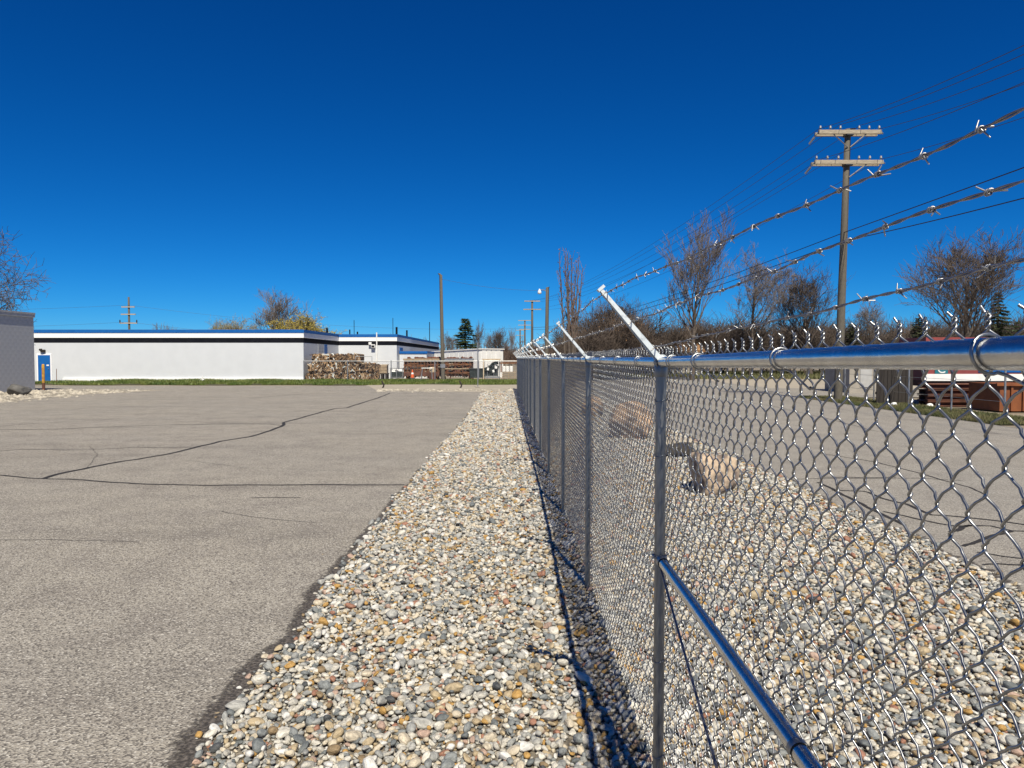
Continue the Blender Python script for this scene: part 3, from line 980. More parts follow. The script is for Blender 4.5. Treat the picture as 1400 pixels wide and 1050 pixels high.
for si in range(3):
    g = Geo()
    dn = np.arange(stations[0], NEAR_D, 0.006)
    c = strand_pts(si, dn)
    ph = dn / 0.10 * 2 * math.pi
    for s in (0, math.pi):
        q = c.copy()
        q[:, 0] += 0.0014 * np.cos(ph + s)
        q[:, 2] += 0.0014 * np.sin(ph + s)
        g.tubes(q[None], 0.0013, 6, (1.0, 0, 0.1))
    df = np.arange(NEAR_D, stations[-1], 0.1)
    g.tubes(strand_pts(si, df)[None], 0.0032, 4, (1.0, 0, 0.1))
    so = g.obj('barbed_wire', M['barb'], fence, True)
    db = np.arange(0.2 + 0.03 * si, stations[-1] - 0.1, 0.104)
    far = Geo()
    for d in db:
        c = strand_pts(si, np.array([d]))[0]
        if d < NEAR_D:
            o = link('barb', BARBS[random.randrange(6)], None, so)
            o.location = c
            o.rotation_euler = (0, random.uniform(0, 6.28), 0)
        else:
            e = random.uniform(0, 3.14)
            u = np.array([math.cos(e), 0.4, math.sin(e)]) * 0.017
            w = np.array([math.cos(e + 1.5), -0.4, math.sin(e + 1.5)]) * 0.017
            far.segs([c - u, c - w], [c + u, c + w], 0.0024, 0.0024, 3)
    fo = far.obj('barbs', M['barb_tip'], so)
    fo['kind'] = 'stuff'

# ------------------------------------------------------------------ boulders
def boulder(label, loc, size, m, seed, rz=0.0, group='boulders beside the road', facets=9, planes=()):
    bm = bmesh.new()
    bmesh.ops.create_icosphere(bm, subdivisions=4, radius=0.5)
    r = random.Random(seed)
    cut = []
    for _ in range(facets):
        x = Vector((r.gauss(0, 1), r.gauss(0, 1), r.gauss(0, 0.7))).normalized()
        cut.append((x, r.uniform(0.28, 0.43)))
    cut += [(Vector(a).normalized(), b) for a, b in planes]
    from mathutils import noise as mn
    for v in bm.verts:
        for x, lim in cut:
            e = v.co.dot(x) - lim
            if e > 0: v.co -= x * e * 0.9
        nn = mn.noise(v.co * 3.1 + Vector((seed, 0, 0))) * 0.05 + mn.noise(v.co * 9 + Vector((0, seed, 0))) * 0.028 + mn.noise(v.co * 22 + Vector((0, seed, 3))) * 0.012
        v.co += v.co.normalized() * nn
        v.co = Vector((v.co.x * size[0] / 0.84, v.co.y * size[1] / 0.84, (v.co.z + 0.33) * size[2] / 0.74))
    me = bpy.data.meshes.new('boulder')
    bm.to_mesh(me)
    bm.free()
    me.polygons.foreach_set('use_smooth', np.ones(len(me.polygons), bool))
    o = link('boulder', me, m)
    o.location = loc
    o.rotation_euler = (0, 0, rz)
    return tag(o, label, 'boulder', group)
boulder('nearest tan boulder with a dark left face on gravel behind the fence', (2.68, 9.9, -0.02), (0.70, 0.62, 0.56), M['tan_rock'], 16, 0.0, facets=4, planes=(((-1, -0.08, -0.12), 0.26), ((0.15, 0.2, 1), 0.36), ((0.5, -0.85, 0.25), 0.34)))
boulder('low pale grey boulder with a dark hollow below its top edge', (3.02, 13.4, -0.02), (0.74, 0.6, 0.42), M['pale_rock'], 5, 0.0, planes=(((0, -0.75, -0.65), 0.10), ((0, -0.1, 1), 0.3)))
boulder('large rounded orange tan boulder seen between the first and second fence posts', (2.68, 16.6, -0.03), (0.98, 0.9, 0.76), M['orange_rock'], 23, 1.0)
boulder('small tan boulder farthest along the gravel behind the fence', (2.5, 22.8, -0.02), (0.7, 0.6, 0.55), M['orange_rock'], 37, 0.4)
boulder('dark grey boulder on pale stones by the grey block building', (-24.0, 35.4, -0.03), (0.92, 0.8, 0.56), M['grey_rock'], 8, 0.3, group=None)

# ------------------------------------------------------------------ grey block building at the left
gb = thing('block_building', 'grey painted block building at the left edge of the lot', 'building', (-26.5, 40.35, 0))
bw, bh = 0.40, 0.20
g = Geo()
g.b2(-14, -0.004, -26, -0.004, -0.02, 4.08)
g.obj('wall', M['grey_block'], gb)
# block courses: every block face of the visible end stands proud of the recessed joints
def blk(wd):
    g = Geo(); g.b2(0.028, 0.035, 0.003, wd - 0.003, 0.003, bh - 0.003)
    me = g.mesh('block'); me.materials.append(M['grey_block']); return me
blk_me, half_me = blk(bw), blk(bw / 2)
g = Geo()
for r_ in range(20):
    for c_ in range(-65, 1):
        odd = r_ % 2
        y = c_ * bw - (bw / 2 if odd else 0)
        wd = bw
        if c_ == 0:
            if not odd: continue
            wd = bw / 2
        if y > -3.6:
            o = link('block', blk_me if wd == bw else half_me, None, gb)
            o.location = (-0.035 + random.uniform(-0.0006, 0.0006), y, r_ * bh + 0.03)
        else:
            q = random.uniform(-0.0006, 0.0006)
            g.b2(-0.007, q, y + 0.003, y + wd - 0.003, r_ * bh + 0.033, r_ * bh + bh + 0.027)
o = g.obj('blocks', M['grey_block'], gb); o['kind'] = 'stuff'
g = Geo()
g.b2(-14, 0.06, -26, 0.04, 4.04, 4.27)
g.b2(-14, 0.075, -26, 0.055, 4.20, 4.30)
g.obj('cap_trim', M['grey_trim'], gb)

# ------------------------------------------------------------------ white building
wb = thing('white_building', 'long low white building with a bright blue roof edge and dark band', 'building', (-15.55, 54, 0))
FP = [(-34, 0), (0, 0), (0, 10.8), (5.15, 10.8), (5.15, 47), (-34, 47)]
def ringwall(g, off, z0, z1):
    k = len(FP)
    # offset outwards, corners are square
    q = []
    for i in range(k):
        a, b, c = np.array(FP[i - 1]), np.array(FP[i]), np.array(FP[(i + 1) % k])
        n1 = np.array([(b - a)[1], -(b - a)[0]]); n1 = n1 / np.linalg.norm(n1)
        n2 = np.array([(c - b)[1], -(c - b)[0]]); n2 = n2 / np.linalg.norm(n2)
        q.append(b + (n1 + n2) * off)
    v = np.array([(x, y, z0) for x, y in q] + [(x, y, z1) for x, y in q])
    i = np.arange(k); j = (i + 1) % k
    g.add(v, np.stack([i, j, j + k, i + k], 1))
    g.add(v[k:], [list(range(k))])
    g.add(v[:k], [list(range(k))[::-1]])
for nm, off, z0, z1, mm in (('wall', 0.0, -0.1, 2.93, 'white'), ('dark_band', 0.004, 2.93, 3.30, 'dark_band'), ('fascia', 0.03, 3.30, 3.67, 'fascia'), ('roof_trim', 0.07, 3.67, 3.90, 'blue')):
    g = Geo()
    ringwall(g, off, z0, z1)
    g.obj(nm, M[mm], wb)
g = Geo(); g.b2(-33.8, 4.9, 11.1, 46.8, 3.9, 3.915); g.b2(-33.8, -0.2, 0.2, 11.08, 3.9, 3.915)
g.obj('roof', M['roof'], wb)
g = Geo(); g.b2(-17.8, 0.02, -0.10, -0.002, -0.1, 0.34)
g.obj('wall_base', M['fascia'], wb)
# blue entrance door
dr = Geo(); dr.b2(-19.62, -18.72, -0.07, -0.02, 0.02, 2.02)
door = dr.obj('door', M['blue'], wb)
g = Geo()
for b in ((-19.72, -19.62, 0, 2.12), (-18.72, -18.62, 0, 2.12), (-19.62, -18.72, 2.02, 2.12)): g.b2(b[0], b[1], -0.05, -0.003, b[2], b[3])
g.obj('door_frame', M['fascia'], door)
g = Geo(); g.b2(-18.98, -18.80, -0.085, -0.07, 1.22, 1.32); g.obj('door_sign', M['white_paint'], door)
g = Geo(); g.b2(-18.86, -18.80, -0.12, -0.07, 0.98, 1.03); g.obj('handle', M['steel'], door)
g = Geo()
g.box((-19.2, -0.12, 2.33), (0.30, 0.16, 0.16), (0.3, 0, 0.2))
g.box((-19.32, -0.20, 2.42), (0.18, 0.14, 0.10), (0.5, 0, 0.3))
g.segs([(-19.2, 0, 2.28)], [(-19.2, -0.14, 2.28)], 0.04, 0.04, 8, True)
g.obj('door_lamp', M['dark_wood'], wb)
# recess and blue door on the side wall
g = Geo(); g.b2(0.0, 0.012, 4.0, 5.9, 0.0, 2.925); g.obj('shutter', M['pale_grey'], wb)
g = Geo()
for z in np.arange(0.15, 2.7, 0.22): g.b2(0.012, 0.02, 4.02, 5.88, z, z + 0.19)
g.obj('shutter_slat', M['pale_grey'], wb)
g = Geo(); g.b2(0.0, 0.03, 5.9, 6.8, 0.0, 2.9); g.obj('side_door', M['blue'], wb)
g = Geo(); g.b2(5.15, 5.19, 12.5, 14.2, 2.2, 2.75); g.obj('window', M['blue'], wb)
# light fitting and conduit on the rear front wall
g = Geo()
g.b2(2.95, 3.28, 10.45, 10.79, 2.72, 3.0); g.b2(2.72, 2.95, 10.5, 10.79, 2.98, 3.2)
g.obj('floodlight', M['white_paint'], wb)
g = Geo(); g.b2(2.98, 3.24, 10.43, 10.45, 2.76, 2.92); g.obj('floodlight_lens', M['dark_band'], wb)
g = Geo(); g.segs([(3.42, 10.60, 0.1)], [(3.42, 10.60, 4.05)], 0.055, 0.055, 8, True); g.obj('conduit', M['white_paint'], wb)
# vent pipes on the roof
for (pxx, dpt, h, r_) in ((447.5, 70, 0.62, 0.10), (478.5, 82, 0.8, 0.07), (484.5, 86, 2.0, 0.035), (542.5, 70, 0.72, 0.10), (537.5, 80, 2.0, 0.03), (556.5, 78, 0.62, 0.09), (587.5, 100, 2.3, 0.05), (489, 88, 0.7, 0.09)):
    g = Geo()
    x = (pxx - 703) * dpt / 1000 + 15.55
    zt = 3.9 + h + (dpt - 60) * 0.012
    g.lathe((x, dpt - 54, 0), [(r_, 3.85), (r_, zt), (r_ * 0.8, zt + 0.02)], 8)
    if r_ > 0.06: g.lathe((x, dpt - 54, 0), [(r_ * 1.3, 3.85), (r_ * 1.3, 4.0)], 8)
    g.obj('vent_pipe', M['dark_band'], wb)
# annex
an = thing('annex', 'small white annex with a blue roof edge in front of the long side wall', 'building', (-10.35, 66, 0))
g = Geo(); g.b2(0, 2.45, 0, 7, -0.05, 2.2); g.obj('wall', M['white'], an)
g = Geo(); g.b2(-0.0, 2.52, -0.07, 7.05, 2.2, 2.42); g.obj('roof_trim', M['blue'], an)
g = Geo(); g.b2(0.02, 2.4, 0.05, 6.9, 2.42, 2.43); g.obj('roof', M['roof'], an)

# long white shed behind the scrap
sh = thing('metal_shed', 'long white metal sided shed behind the rusty scrap racks', 'shed')
a0, a1 = np.array([-9.0, 73.0]), np.array([-3.2, 67.0])
dv = (a1 - a0); Ls = np.linalg.norm(dv); dv = dv / Ls
sh.location = (a0[0], a0[1], 0)
sh.rotation_euler = (0, 0, math.atan2(dv[1], dv[0]))
HL, HR = 2.42, 2.68
def htop(x): return HL + (HR - HL) * x / Ls
g = Geo()
def wedge(g, x0, x1, y0, y1, z0, za, zb):
    g.add([(x0, y0, z0), (x1, y0, z0), (x1, y1, z0), (x0, y1, z0), (x0, y0, za), (x1, y0, zb), (x1, y1, zb), (x0, y1, za)],
          [(0, 3, 2, 1), (4, 5, 6, 7), (0, 1, 5, 4), (1, 2, 6, 5), (2, 3, 7, 6), (3, 0, 4, 7)])
wedge(g, 0, Ls, 0, 3.0, -0.05, HL - 0.09, HR - 0.09)
g.obj('wall', M['shed'], sh)
g = Geo(); wedge(g, -0.1, Ls + 0.1, -0.10, 3.1, HL - 0.09, HL, HR); v_ = g.v[0]; v_[1:3, 2] = HR - 0.09
g.obj('roof', M['shed'], sh)
for x in np.arange(0.02, Ls - 0.6, 0.68):
    g = Geo(); wedge(g, x, x + 0.62, -0.03, 0.0, 0.02, htop(x) - 0.10, htop(x + 0.62) - 0.10)
    g.obj('panel', M['shed'], sh)
for y in (0.3, 0.9, 1.5, 2.1):
    g = Geo(); g.b2(Ls, Ls + 0.04, y, y + 0.5, 0.02, HR - 0.12)
    g.obj('end_panel', M['shed'], sh)

# ------------------------------------------------------------------ bales of cardboard
def bale(loc, w, label, seed, tint):
    r = np.random.default_rng(seed)
    t = thing('cardboard_bale', label, 'bale', loc, r.normal(0, 0.06), 'stacked bales of crushed cardboard')
    h, dp = 0.68, 1.0
    g = Geo()
    # uneven core
    nx, nz = 9, 6
    core = []
    for side in (-1,):
        for iz in range(nz):
            for ix in range(nx):
                core.append(((ix / (nx - 1) - 0.5) * w + r.normal(0, 0.015), -dp / 2 + r.normal(0, 0.03), 0.02 + iz / (nz - 1) * (h - 0.04) + r.normal(0, 0.012)))
    v = np.array(core)
    i = np.array([a * nx + b for a in range(nz - 1) for b in range(nx - 1)])
    g.add(v, np.stack([i, i + 1, i + nx + 1, i + nx], 1))
    g.box((0, 0.06, h / 2), (w * 0.97, dp * 0.98, h * 0.96))
    g.obj('bale_core', M['card_dark'] if tint == 2 else M['card'], t)
    # torn sheets squeezed out of the front, top and ends
    gs = {0: Geo(), 1: Geo(), 2: Geo(), 3: Geo()}
    for _ in range(85):
        kind = r.choice(4, p=[(0.48, 0.17, 0.31, 0.04), (0.42, 0.20, 0.26, 0.12), (0.36, 0.10, 0.52, 0.02)][tint])
        face = r.random()
        sz = (r.uniform(0.03, 0.09), r.uniform(0.03, 0.14), r.uniform(0.16, 0.55))
        x = r.uniform(-w / 2, w / 2)
        if face < 0.66:
            c = (x, -dp / 2 - r.uniform(0.0, 0.06), r.uniform(0.12, h - 0.12))
            ro = (r.normal(0, 0.25), r.normal(0, 0.55), r.normal(0, 0.5))
        elif face < 0.9:
            c = (x, r.uniform(-dp / 2, dp / 2), h - 0.03 + r.uniform(0, 0.05))
            ro = (r.normal(0, 0.3), 1.45 + r.normal(0, 0.2), r.uniform(0, 3))
        else:
            c = (w / 2 * (1 if r.random() < 0.6 else -1), r.uniform(-dp / 2, dp / 2), r.uniform(0.15, h - 0.1))
            ro = (r.normal(0, 0.4), r.normal(0, 0.2), r.uniform(0, 3))
        gs[kind].box(c, sz, ro)
    for kk, nm in ((0, 'card'), (1, 'card_pale'), (2, 'card_dark'), (3, 'paper')):
        if gs[kk].n:
            o = gs[kk].obj('torn_sheets', M[nm], t)
            o['kind'] = 'stuff'
    for x in (-0.3, 0.0, 0.3):
        g = Geo()
        q = [(x * w, -dp / 2 - 0.05, 0.03), (x * w + 0.01, -dp / 2 - 0.075, h * 0.5), (x * w, -dp / 2 - 0.05, h), (x * w, 0, h + 0.03), (x * w, dp / 2, h)]
        g.tubes(np.array([q]), 0.006, 4)
        g.obj('strap', M['strap'], t)
bd = 54.7
words_row = ('bottom', 'middle', 'top')
rows = [(0, [(421, 444, 0), (444, 468, 1), (469, 494, 1), (494, 519, 0)]), (1, [(423, 447, 1), (447, 471, 0), (471, 494, 0), (494, 519, 2)]), (2, [(428, 451, 0), (452, 472, 2), (472, 496, 2)])]
lab = {(0, 0): 'brown bale at the left end of the lowest row, on the grass edge', (0, 1): 'mixed paper bale second from the left in the lowest row',
       (0, 2): 'mixed paper bale third from the left in the lowest row', (0, 3): 'brown bale at the right end of the lowest row',
       (1, 0): 'bale with white and teal paper at the left end of the middle row', (1, 1): 'brown bale second from the left in the middle row',
       (1, 2): 'brown bale third from the left in the middle row', (1, 3): 'dark brown bale at the right end of the middle row, nothing on it',
       (2, 0): 'tan bale at the left end of the top row', (2, 1): 'dark brown bale in the middle of the top row', (2, 2): 'dark rounded bale at the right end of the top row'}
for ri, row in rows:
    for ci, (xa, xb, tint) in enumerate(row):
        w = (xb - xa) * bd / 1000
        bale(((xa + xb) / 2 * bd / 1000 - 0.703 * bd, bd + (0.12 if ri == 2 else 0.05 * ri), 0.0 + ri * 0.70), w * 0.93, lab[(ri, ci)], 100 + ri * 10 + ci, tint)

# pallet box with a tan crate beside the bales
t = thing('wooden_crate', 'tan wooden crate on dark blocks beside the bale stack', 'crate', (-11.0, 61.2, 0))
g = Geo()
for z in (0.55, 0.78, 1.01): g.b2(-0.42, 0.42, -0.5, -0.46, z, z + 0.2)
g.b2(-0.40, 0.40, -0.46, 0.4, 0.55, 1.2)
g.obj('crate_box', M['timber'], t)
g = Geo(); g.b2(-0.45, 0.45, -0.5, 0.45, 1.21, 1.27); g.obj('lid', M['card_pale'], t)
g = Geo()
for x in (-0.36, 0.0, 0.36): g.b2(x - 0.08, x + 0.08, -0.5, 0.4, -0.02, 0.46)
g.b2(-0.48, 0.48, -0.52, 0.42, 0.46, 0.54)
g.obj('base_block', M['dark_wood'], t)
t = thing('scrap_bin', 'white rimmed grey mesh bin between the crate and the rusty container', 'bin', (-9.95, 62.2, 0))
g = Geo()
for y in (-0.4, 0.4):
    g = Geo()
    for x in (-0.5, 0.0, 0.5): g.b2(x - 0.025, x + 0.025, y - 0.025, y + 0.025, -0.02, 0.95)
    for z in (0.15, 0.9): g.b2(-0.53, 0.53, y - 0.02, y + 0.02, z, z + 0.05)
    g.obj('frame', M['steel'], t)
g = Geo(); g.b2(-0.47, 0.47, -0.36, 0.36, 0.1, 0.62); g.obj('bin_body', M['black_plastic'], t)
g = Geo()
for q in range(9): g.box((random.uniform(-0.4, 0.4), random.uniform(-0.3, 0.2), 0.68 + random.uniform(0, 0.12)), (0.25, 0.2, 0.12), (random.random(), random.random(), random.random()))
o = g.obj('scrap', M['white_paint'], t); o['kind'] = 'stuff'

# rusty open container and rack
def rusty_container(x0, x1, y, label, style):
    t = thing('scrap_container', label, 'container', ((x0 + x1) / 2, y, 0), 0, 'rusty scrap containers behind the grass')
    w = x1 - x0
    g = Geo()
    g.b2(-w / 2, w / 2, 0.22, 1.6, 0.25, 1.62)
    g.obj('body', M['rust'] if style == 0 else M['rust_dark'], t)
    g = Geo()
    g.b2(-w / 2 - 0.05, w / 2 + 0.05, -0.12, 0.0, 1.60, 1.76); g.b2(-w / 2 - 0.05, w / 2 + 0.05, 0.0, 1.62, 1.63, 1.76)
    g.obj('rim', M['timber'] if style == 0 else M['steel'], t)
    g = Geo(); g.b2(-0.035, 0.035, -0.09, 0, 0.2, 1.6); rm = g.mesh('rib'); rm.materials.append(M['rust'] if style == 0 else M['rust_dark'])
    xs_ = np.arange(-w / 2 + 0.05, w / 2, 0.28 if style == 0 else 0.62)
    for x in xs_:
        o = link('rib', rm, None, t); o.location = (x, 0, 0)
    g = Geo()
    if style == 0:
        g.b2(-w / 2, w / 2, -0.10, 0.0, 0.30, 0.62)
        g.obj('skirt', M['rust_dark'], t)
    else:
        for z in (0.5, 0.85, 1.2):
            g2 = Geo(); g2.b2(-w / 2 + 0.05, w / 2 - 0.05, -0.14, -0.092, z, z + 0.09)
            g2.obj('rack_beam', M['timber'] if z == 0.85 else M['rust'], t)
    g = Geo()
    for x in (-w / 2 + 0.25, w / 2 - 0.25): g.b2(x - 0.1, x + 0.1, 0.05, 1.5, -0.02, 0.25)
    g.obj('skid', M['rust_dark'], t)
    g = Geo()
    for q in range(26):
        g.box((random.uniform(-w / 2, w / 2) * 0.9, random.uniform(0.2, 1.4), 1.70 + random.uniform(0, 0.10)), (random.uniform(0.1, 0.5), 0.2, 0.12), (random.random(), random.random() * 0.4, random.random() * 3))
    o = g.obj('scrap', M['rust_dark'], t); o['kind'] = 'stuff'
    for mm, nq in (('rust', 26), ('rust_dark', 22), ('timber', 9), ('orange_steel', 8), ('strap', 10)):
        g = Geo()
        for q in range(nq):
            up_ = random.random() < 0.6
            g.box((random.uniform(-w / 2, w / 2) * 0.94, random.uniform(0.04, 0.2), random.uniform(0.4, 1.4)), (random.uniform(0.06, 0.22), 0.07, random.uniform(0.3, 0.8)) if up_ else (random.uniform(0.4, 1.1), 0.08, random.uniform(0.06, 0.16)), (random.gauss(0, 0.15), random.gauss(0, 0.35 if up_ else 0.06), random.gauss(0, 0.2)))
        o = g.obj('scrap', M[mm], t); o['kind'] = 'stuff'
rusty_container(-9.35, -6.35, 62.0, 'orange brown ribbed scrap container at the left, in front of the annex', 0)
rusty_container(-6.28, -3.55, 62.05, 'dark red rusty rack with cross beams right of the wooden pole', 1)
t = thing('drum', 'round pale drum lid leaning before the rusty container', 'drum lid', (-6.85, 61.2, 0))
g = Geo(); g.lathe((0, 0, 0), [(0.28, -0.02), (0.30, 0.3), (0.29, 0.6), (0.27, 0.62)], 14); g.obj('drum_body', M['rust_dark'], t)
g = Geo(); g.lathe((0, 0, 0.62), [(0.29, 0), (0.29, 0.36), (0.2, 0.42)], 14); g.obj('drum_top', M['card_pale'], t)
t = thing('sawhorse', 'grey steel sawhorse standing before the rusty container', 'sawhorse', (-7.25, 60.8, 0))
g = Geo()
g.segs([(-0.45, 0, 0.95)], [(0.45, 0, 0.95)], 0.045, 0.045, 6, True); g.obj('top_bar', M['steel'], t)
for sx in (-1, 1):
    for sy in (-1, 1):
        g = Geo(); g.segs([(sx * 0.38, 0, 0.95)], [(sx * 0.48, sy * 0.35, -0.02)], 0.03, 0.03, 6, True); g.obj('leg', M['steel'], t)
t = thing('traffic_cone', 'orange traffic cone on the grass before the rusty container', 'cone', (-8.35, 60.0, 0.15))
g = Geo(); g.b2(-0.19, 0.19, -0.19, 0.19, -0.02, 0.04); g.obj('base', M['black_plastic'], t)
g = Geo(); g.lathe((0, 0, 0), [(0.15, 0.04), (0.10, 0.34), (0.035, 0.72)], 14); g.obj('cone', M['orange'], t)
g = Geo(); g.lathe((0, 0, 0), [(0.107, 0.33), (0.082, 0.46)], 14); g.obj('collar', M['white_paint'], t)

# dark skips and machine by the fence end
t = thing('waste_skip', 'low dark green steel skip left of the tall black machine', 'skip', (-3.05, 61.6, 0))
g = Geo(); g.box((0, 0, 0.52), (1.25, 1.0, 0.75), None, 0, 1.12); g.obj('body', M['black_plastic'], t)
g = Geo(); g.b2(-0.75, 0.75, -0.62, -0.54, 0.86, 0.95); g.obj('rim', M['black_plastic'], t)
g = Geo(); g.b2(-0.55, -0.4, -0.5, 0.5, -0.02, 0.16); g.b2(0.4, 0.55, -0.5, 0.5, -0.02, 0.16); g.obj('skid', M['rust_dark'], t)
t = thing('stacked_machine', 'black machine on a pale frame with white panels near the fence end', 'machine', (-1.85, 61.4, 0))
g = Geo()
g.b2(-0.55, 0.5, -0.3, 0.4, 0.30, 0.95)
for q in range(16): g.box((random.uniform(-0.55, 0.5), random.uniform(-0.4, 0.1), random.uniform(0.5, 1.45)), (random.uniform(0.12, 0.5), 0.3, random.uniform(0.1, 0.3)), (random.gauss(0, 0.2), random.gauss(0, 0.5), random.gauss(0, 0.3)))
g.obj('body', M['black_plastic'], t)
for x, z, a_ in ((-0.33, 0.88, 0.2), (0.12, 0.72, -0.3), (0.35, 1.02, 0.1)):
    g = Geo(); g.box((x, -0.55, z), (0.16, 0.04, 0.2), (0, a_, 0)); g.obj('panel', M['white_paint'], t)
g = Geo(); g.b2(-0.74, -0.66, -0.45, 0.45, -0.02, 1.62); g.obj('frame_post', M['card_pale'], t)
g = Geo(); g.b2(0.58, 0.64, 0.1, 0.45, -0.02, 1.62); g.obj('frame_post', M['steel'], t)
g = Geo(); g.b2(-0.8, 0.7, -0.47, 0.45, 1.62, 1.74); g.obj('frame_top', M['card_pale'], t)
for x in (-0.4, 0.1, 0.45):
    g = Geo(); g.segs([(x, -0.42, 0.02)], [(x + random.uniform(-0.2, 0.2), -0.45, 1.3)], 0.025, 0.025, 6, True); g.obj('pipe', M['steel'], t)
g = Geo(); g.b2(-0.62, 0.62, -0.46, 0.4, 0.14, 0.26); g.obj('frame_base', M['steel'], t)
t = thing('pallet_stack', 'stack of worn pallets and boards with white tubs at the fence end', 'pallets', (-0.45, 61.6, 0))
for z in (0.02, 0.2, 0.38, 0.56):
    g = Geo()
    for x in (-0.5, 0, 0.5): g.b2(x - 0.05, x + 0.05, -0.5, 0.5, z - 0.04, z + 0.06)
    for y in np.arange(-0.5, 0.5, 0.16): g.b2(-0.58, 0.58, y, y + 0.11, z + 0.06, z + 0.09)
    g.obj('pallet', M['timber'], t)
for x in (-0.42, -0.12, 0.2):
    g = Geo(); g.lathe((x, -0.1, 0.66), [(0.14, 0), (0.15, 0.42), (0.13, 0.46)], 12); g.obj('tub', M['white_paint'], t)
g = Geo(); g.b2(-0.8, 0.95, -0.3, 0.3, 1.32, 1.44); g.b2(-0.7, 0.85, -0.28, 0.28, 1.46, 1.6); g.obj('beam', M['rust'], t)
g = Geo(); g.b2(-0.7, -0.6, -0.2, 0.2, 0.62, 1.34); g.b2(0.75, 0.85, -0.2, 0.2, -0.02, 1.34); g.obj('beam_support', M['rust_dark'], t)

# thin metal post and short stakes in the pale yard
t = thing('sign_post', 'thin bare steel post standing where the gravel strip ends', 'post', (-2.22, 44.6, 0))
g = Geo(); g.lathe((0, 0, 0), [(0.03, -0.05), (0.03, 2.72)], 8); g.lathe((0, 0, 0), [(0.032, 2.72), (0.02, 2.75)], 8); g.obj('shaft', M['steel'], t)
g = Geo(); g.lathe((0, 0, 0), [(0.16, -0.04), (0.14, 0.03), (0.05, 0.06)], 8); g.obj('footing', M['pale_stone'], t)
for q, (x, lb) in enumerate(((-8.05, 'short dark leaning stake at the far edge of the lot, nearer the bales'), (-3.3, 'short dark leaning stake at the far edge of the lot, nearer the thin post'))):
    t = thing('stake', lb, 'stake', (x, 44.6, 0), 0, 'short dark stakes at the far lot edge')
    g = Geo(); g.segs([(0, 0, -0.05), (0.10, 0, 0.14)], [(0.10, 0, 0.14), (-0.04, 0.02, 0.42)], 0.06, 0.045, 6, True); g.obj('shaft', M['dark_wood'], t)
t = thing('bollard', 'worn yellow bollard with a rusty foot before the blue door', 'bollard', (-26.45, 41.0, 0))
g = Geo(); g.lathe((0, 0, 0), [(0.075, 0.42), (0.075, 1.40), (0.06, 1.45), (0.03, 1.47)], 12); g.obj('shaft', M['yellow'], t)
g = Geo(); g.lathe((0, 0, 0), [(0.078, -0.05), (0.078, 0.42)], 12); g.obj('foot', M['rust_dark'], t)
t = thing('standpipe', 'small white pipe marker in the grass before the white wall', 'pipe', (-22.2, 52.0, 0.12))
g = Geo(); g.segs([(0, 0, 0), (-0.25, 0, 0.08)], [(0.0, 0, 0.42), (0.12, 0, 0.16)], 0.05, 0.05, 8, True); g.obj('pipe', M['white_paint'], t)
t = thing('marker_stake', 'thin rusty marker stake beside the blue door', 'stake', (-32.3, 51.5, 0))
g = Geo(); g.segs([(0, 0, 0)], [(0.02, 0, 1.05)], 0.02, 0.02, 5, True); g.obj('shaft', M['rust'], t)

# far chain link fence in front of the scrap
ff = thing('far_fence', 'thin chain link fence running in front of the bales and scrap', 'fence', (0, 53.5, 0))
g = Geo(); g.lathe((0, 0, 0), [(0.035, -0.02), (0.035, 1.62), (0.02, 1.66)], 8); pm_ = g.mesh('post'); pm_.materials.append(M['steel'])
for x in np.arange(-15.4, 1.0, 3.2):
    o = link('post', pm_, None, ff); o.location = (x, 0, 0)
g = Geo(); g.segs([(-15.4, 0, 1.58)], [(0.7, 0, 1.58)], 0.028, 0.028, 6, True); g.obj('top_rail', M['steel'], ff)
g = Geo()
yy_ = np.arange(-15.4, 0.7, 0.16)
g.segs(np.c_[yy_, np.zeros_like(yy_), np.full_like(yy_, 0.02)], np.c_[yy_ + 1.5, np.zeros_like(yy_), np.full_like(yy_, 1.58)], 0.0025, 0.0025, 3)
g.segs(np.c_[yy_ + 1.5, np.zeros_like(yy_) + 0.01, np.full_like(yy_, 0.02)], np.c_[yy_, np.zeros_like(yy_) + 0.01, np.full_like(yy_, 1.58)], 0.0025, 0.0025, 3)
o = g.obj('chain_link_mesh', M['steel'], ff); o['kind'] = 'stuff'
g = Geo()
for x in (-11.6, -10.4): g.segs([(x, -0.02, 1.55)], [(x, -0.02, 1.92)], 0.02, 0.02, 5)
g.segs([(-11.6, -0.02, 1.92)], [(-10.4, -0.02, 1.92)], 0.02, 0.02, 5)
g.obj('gate_frame', M['steel'], ff)

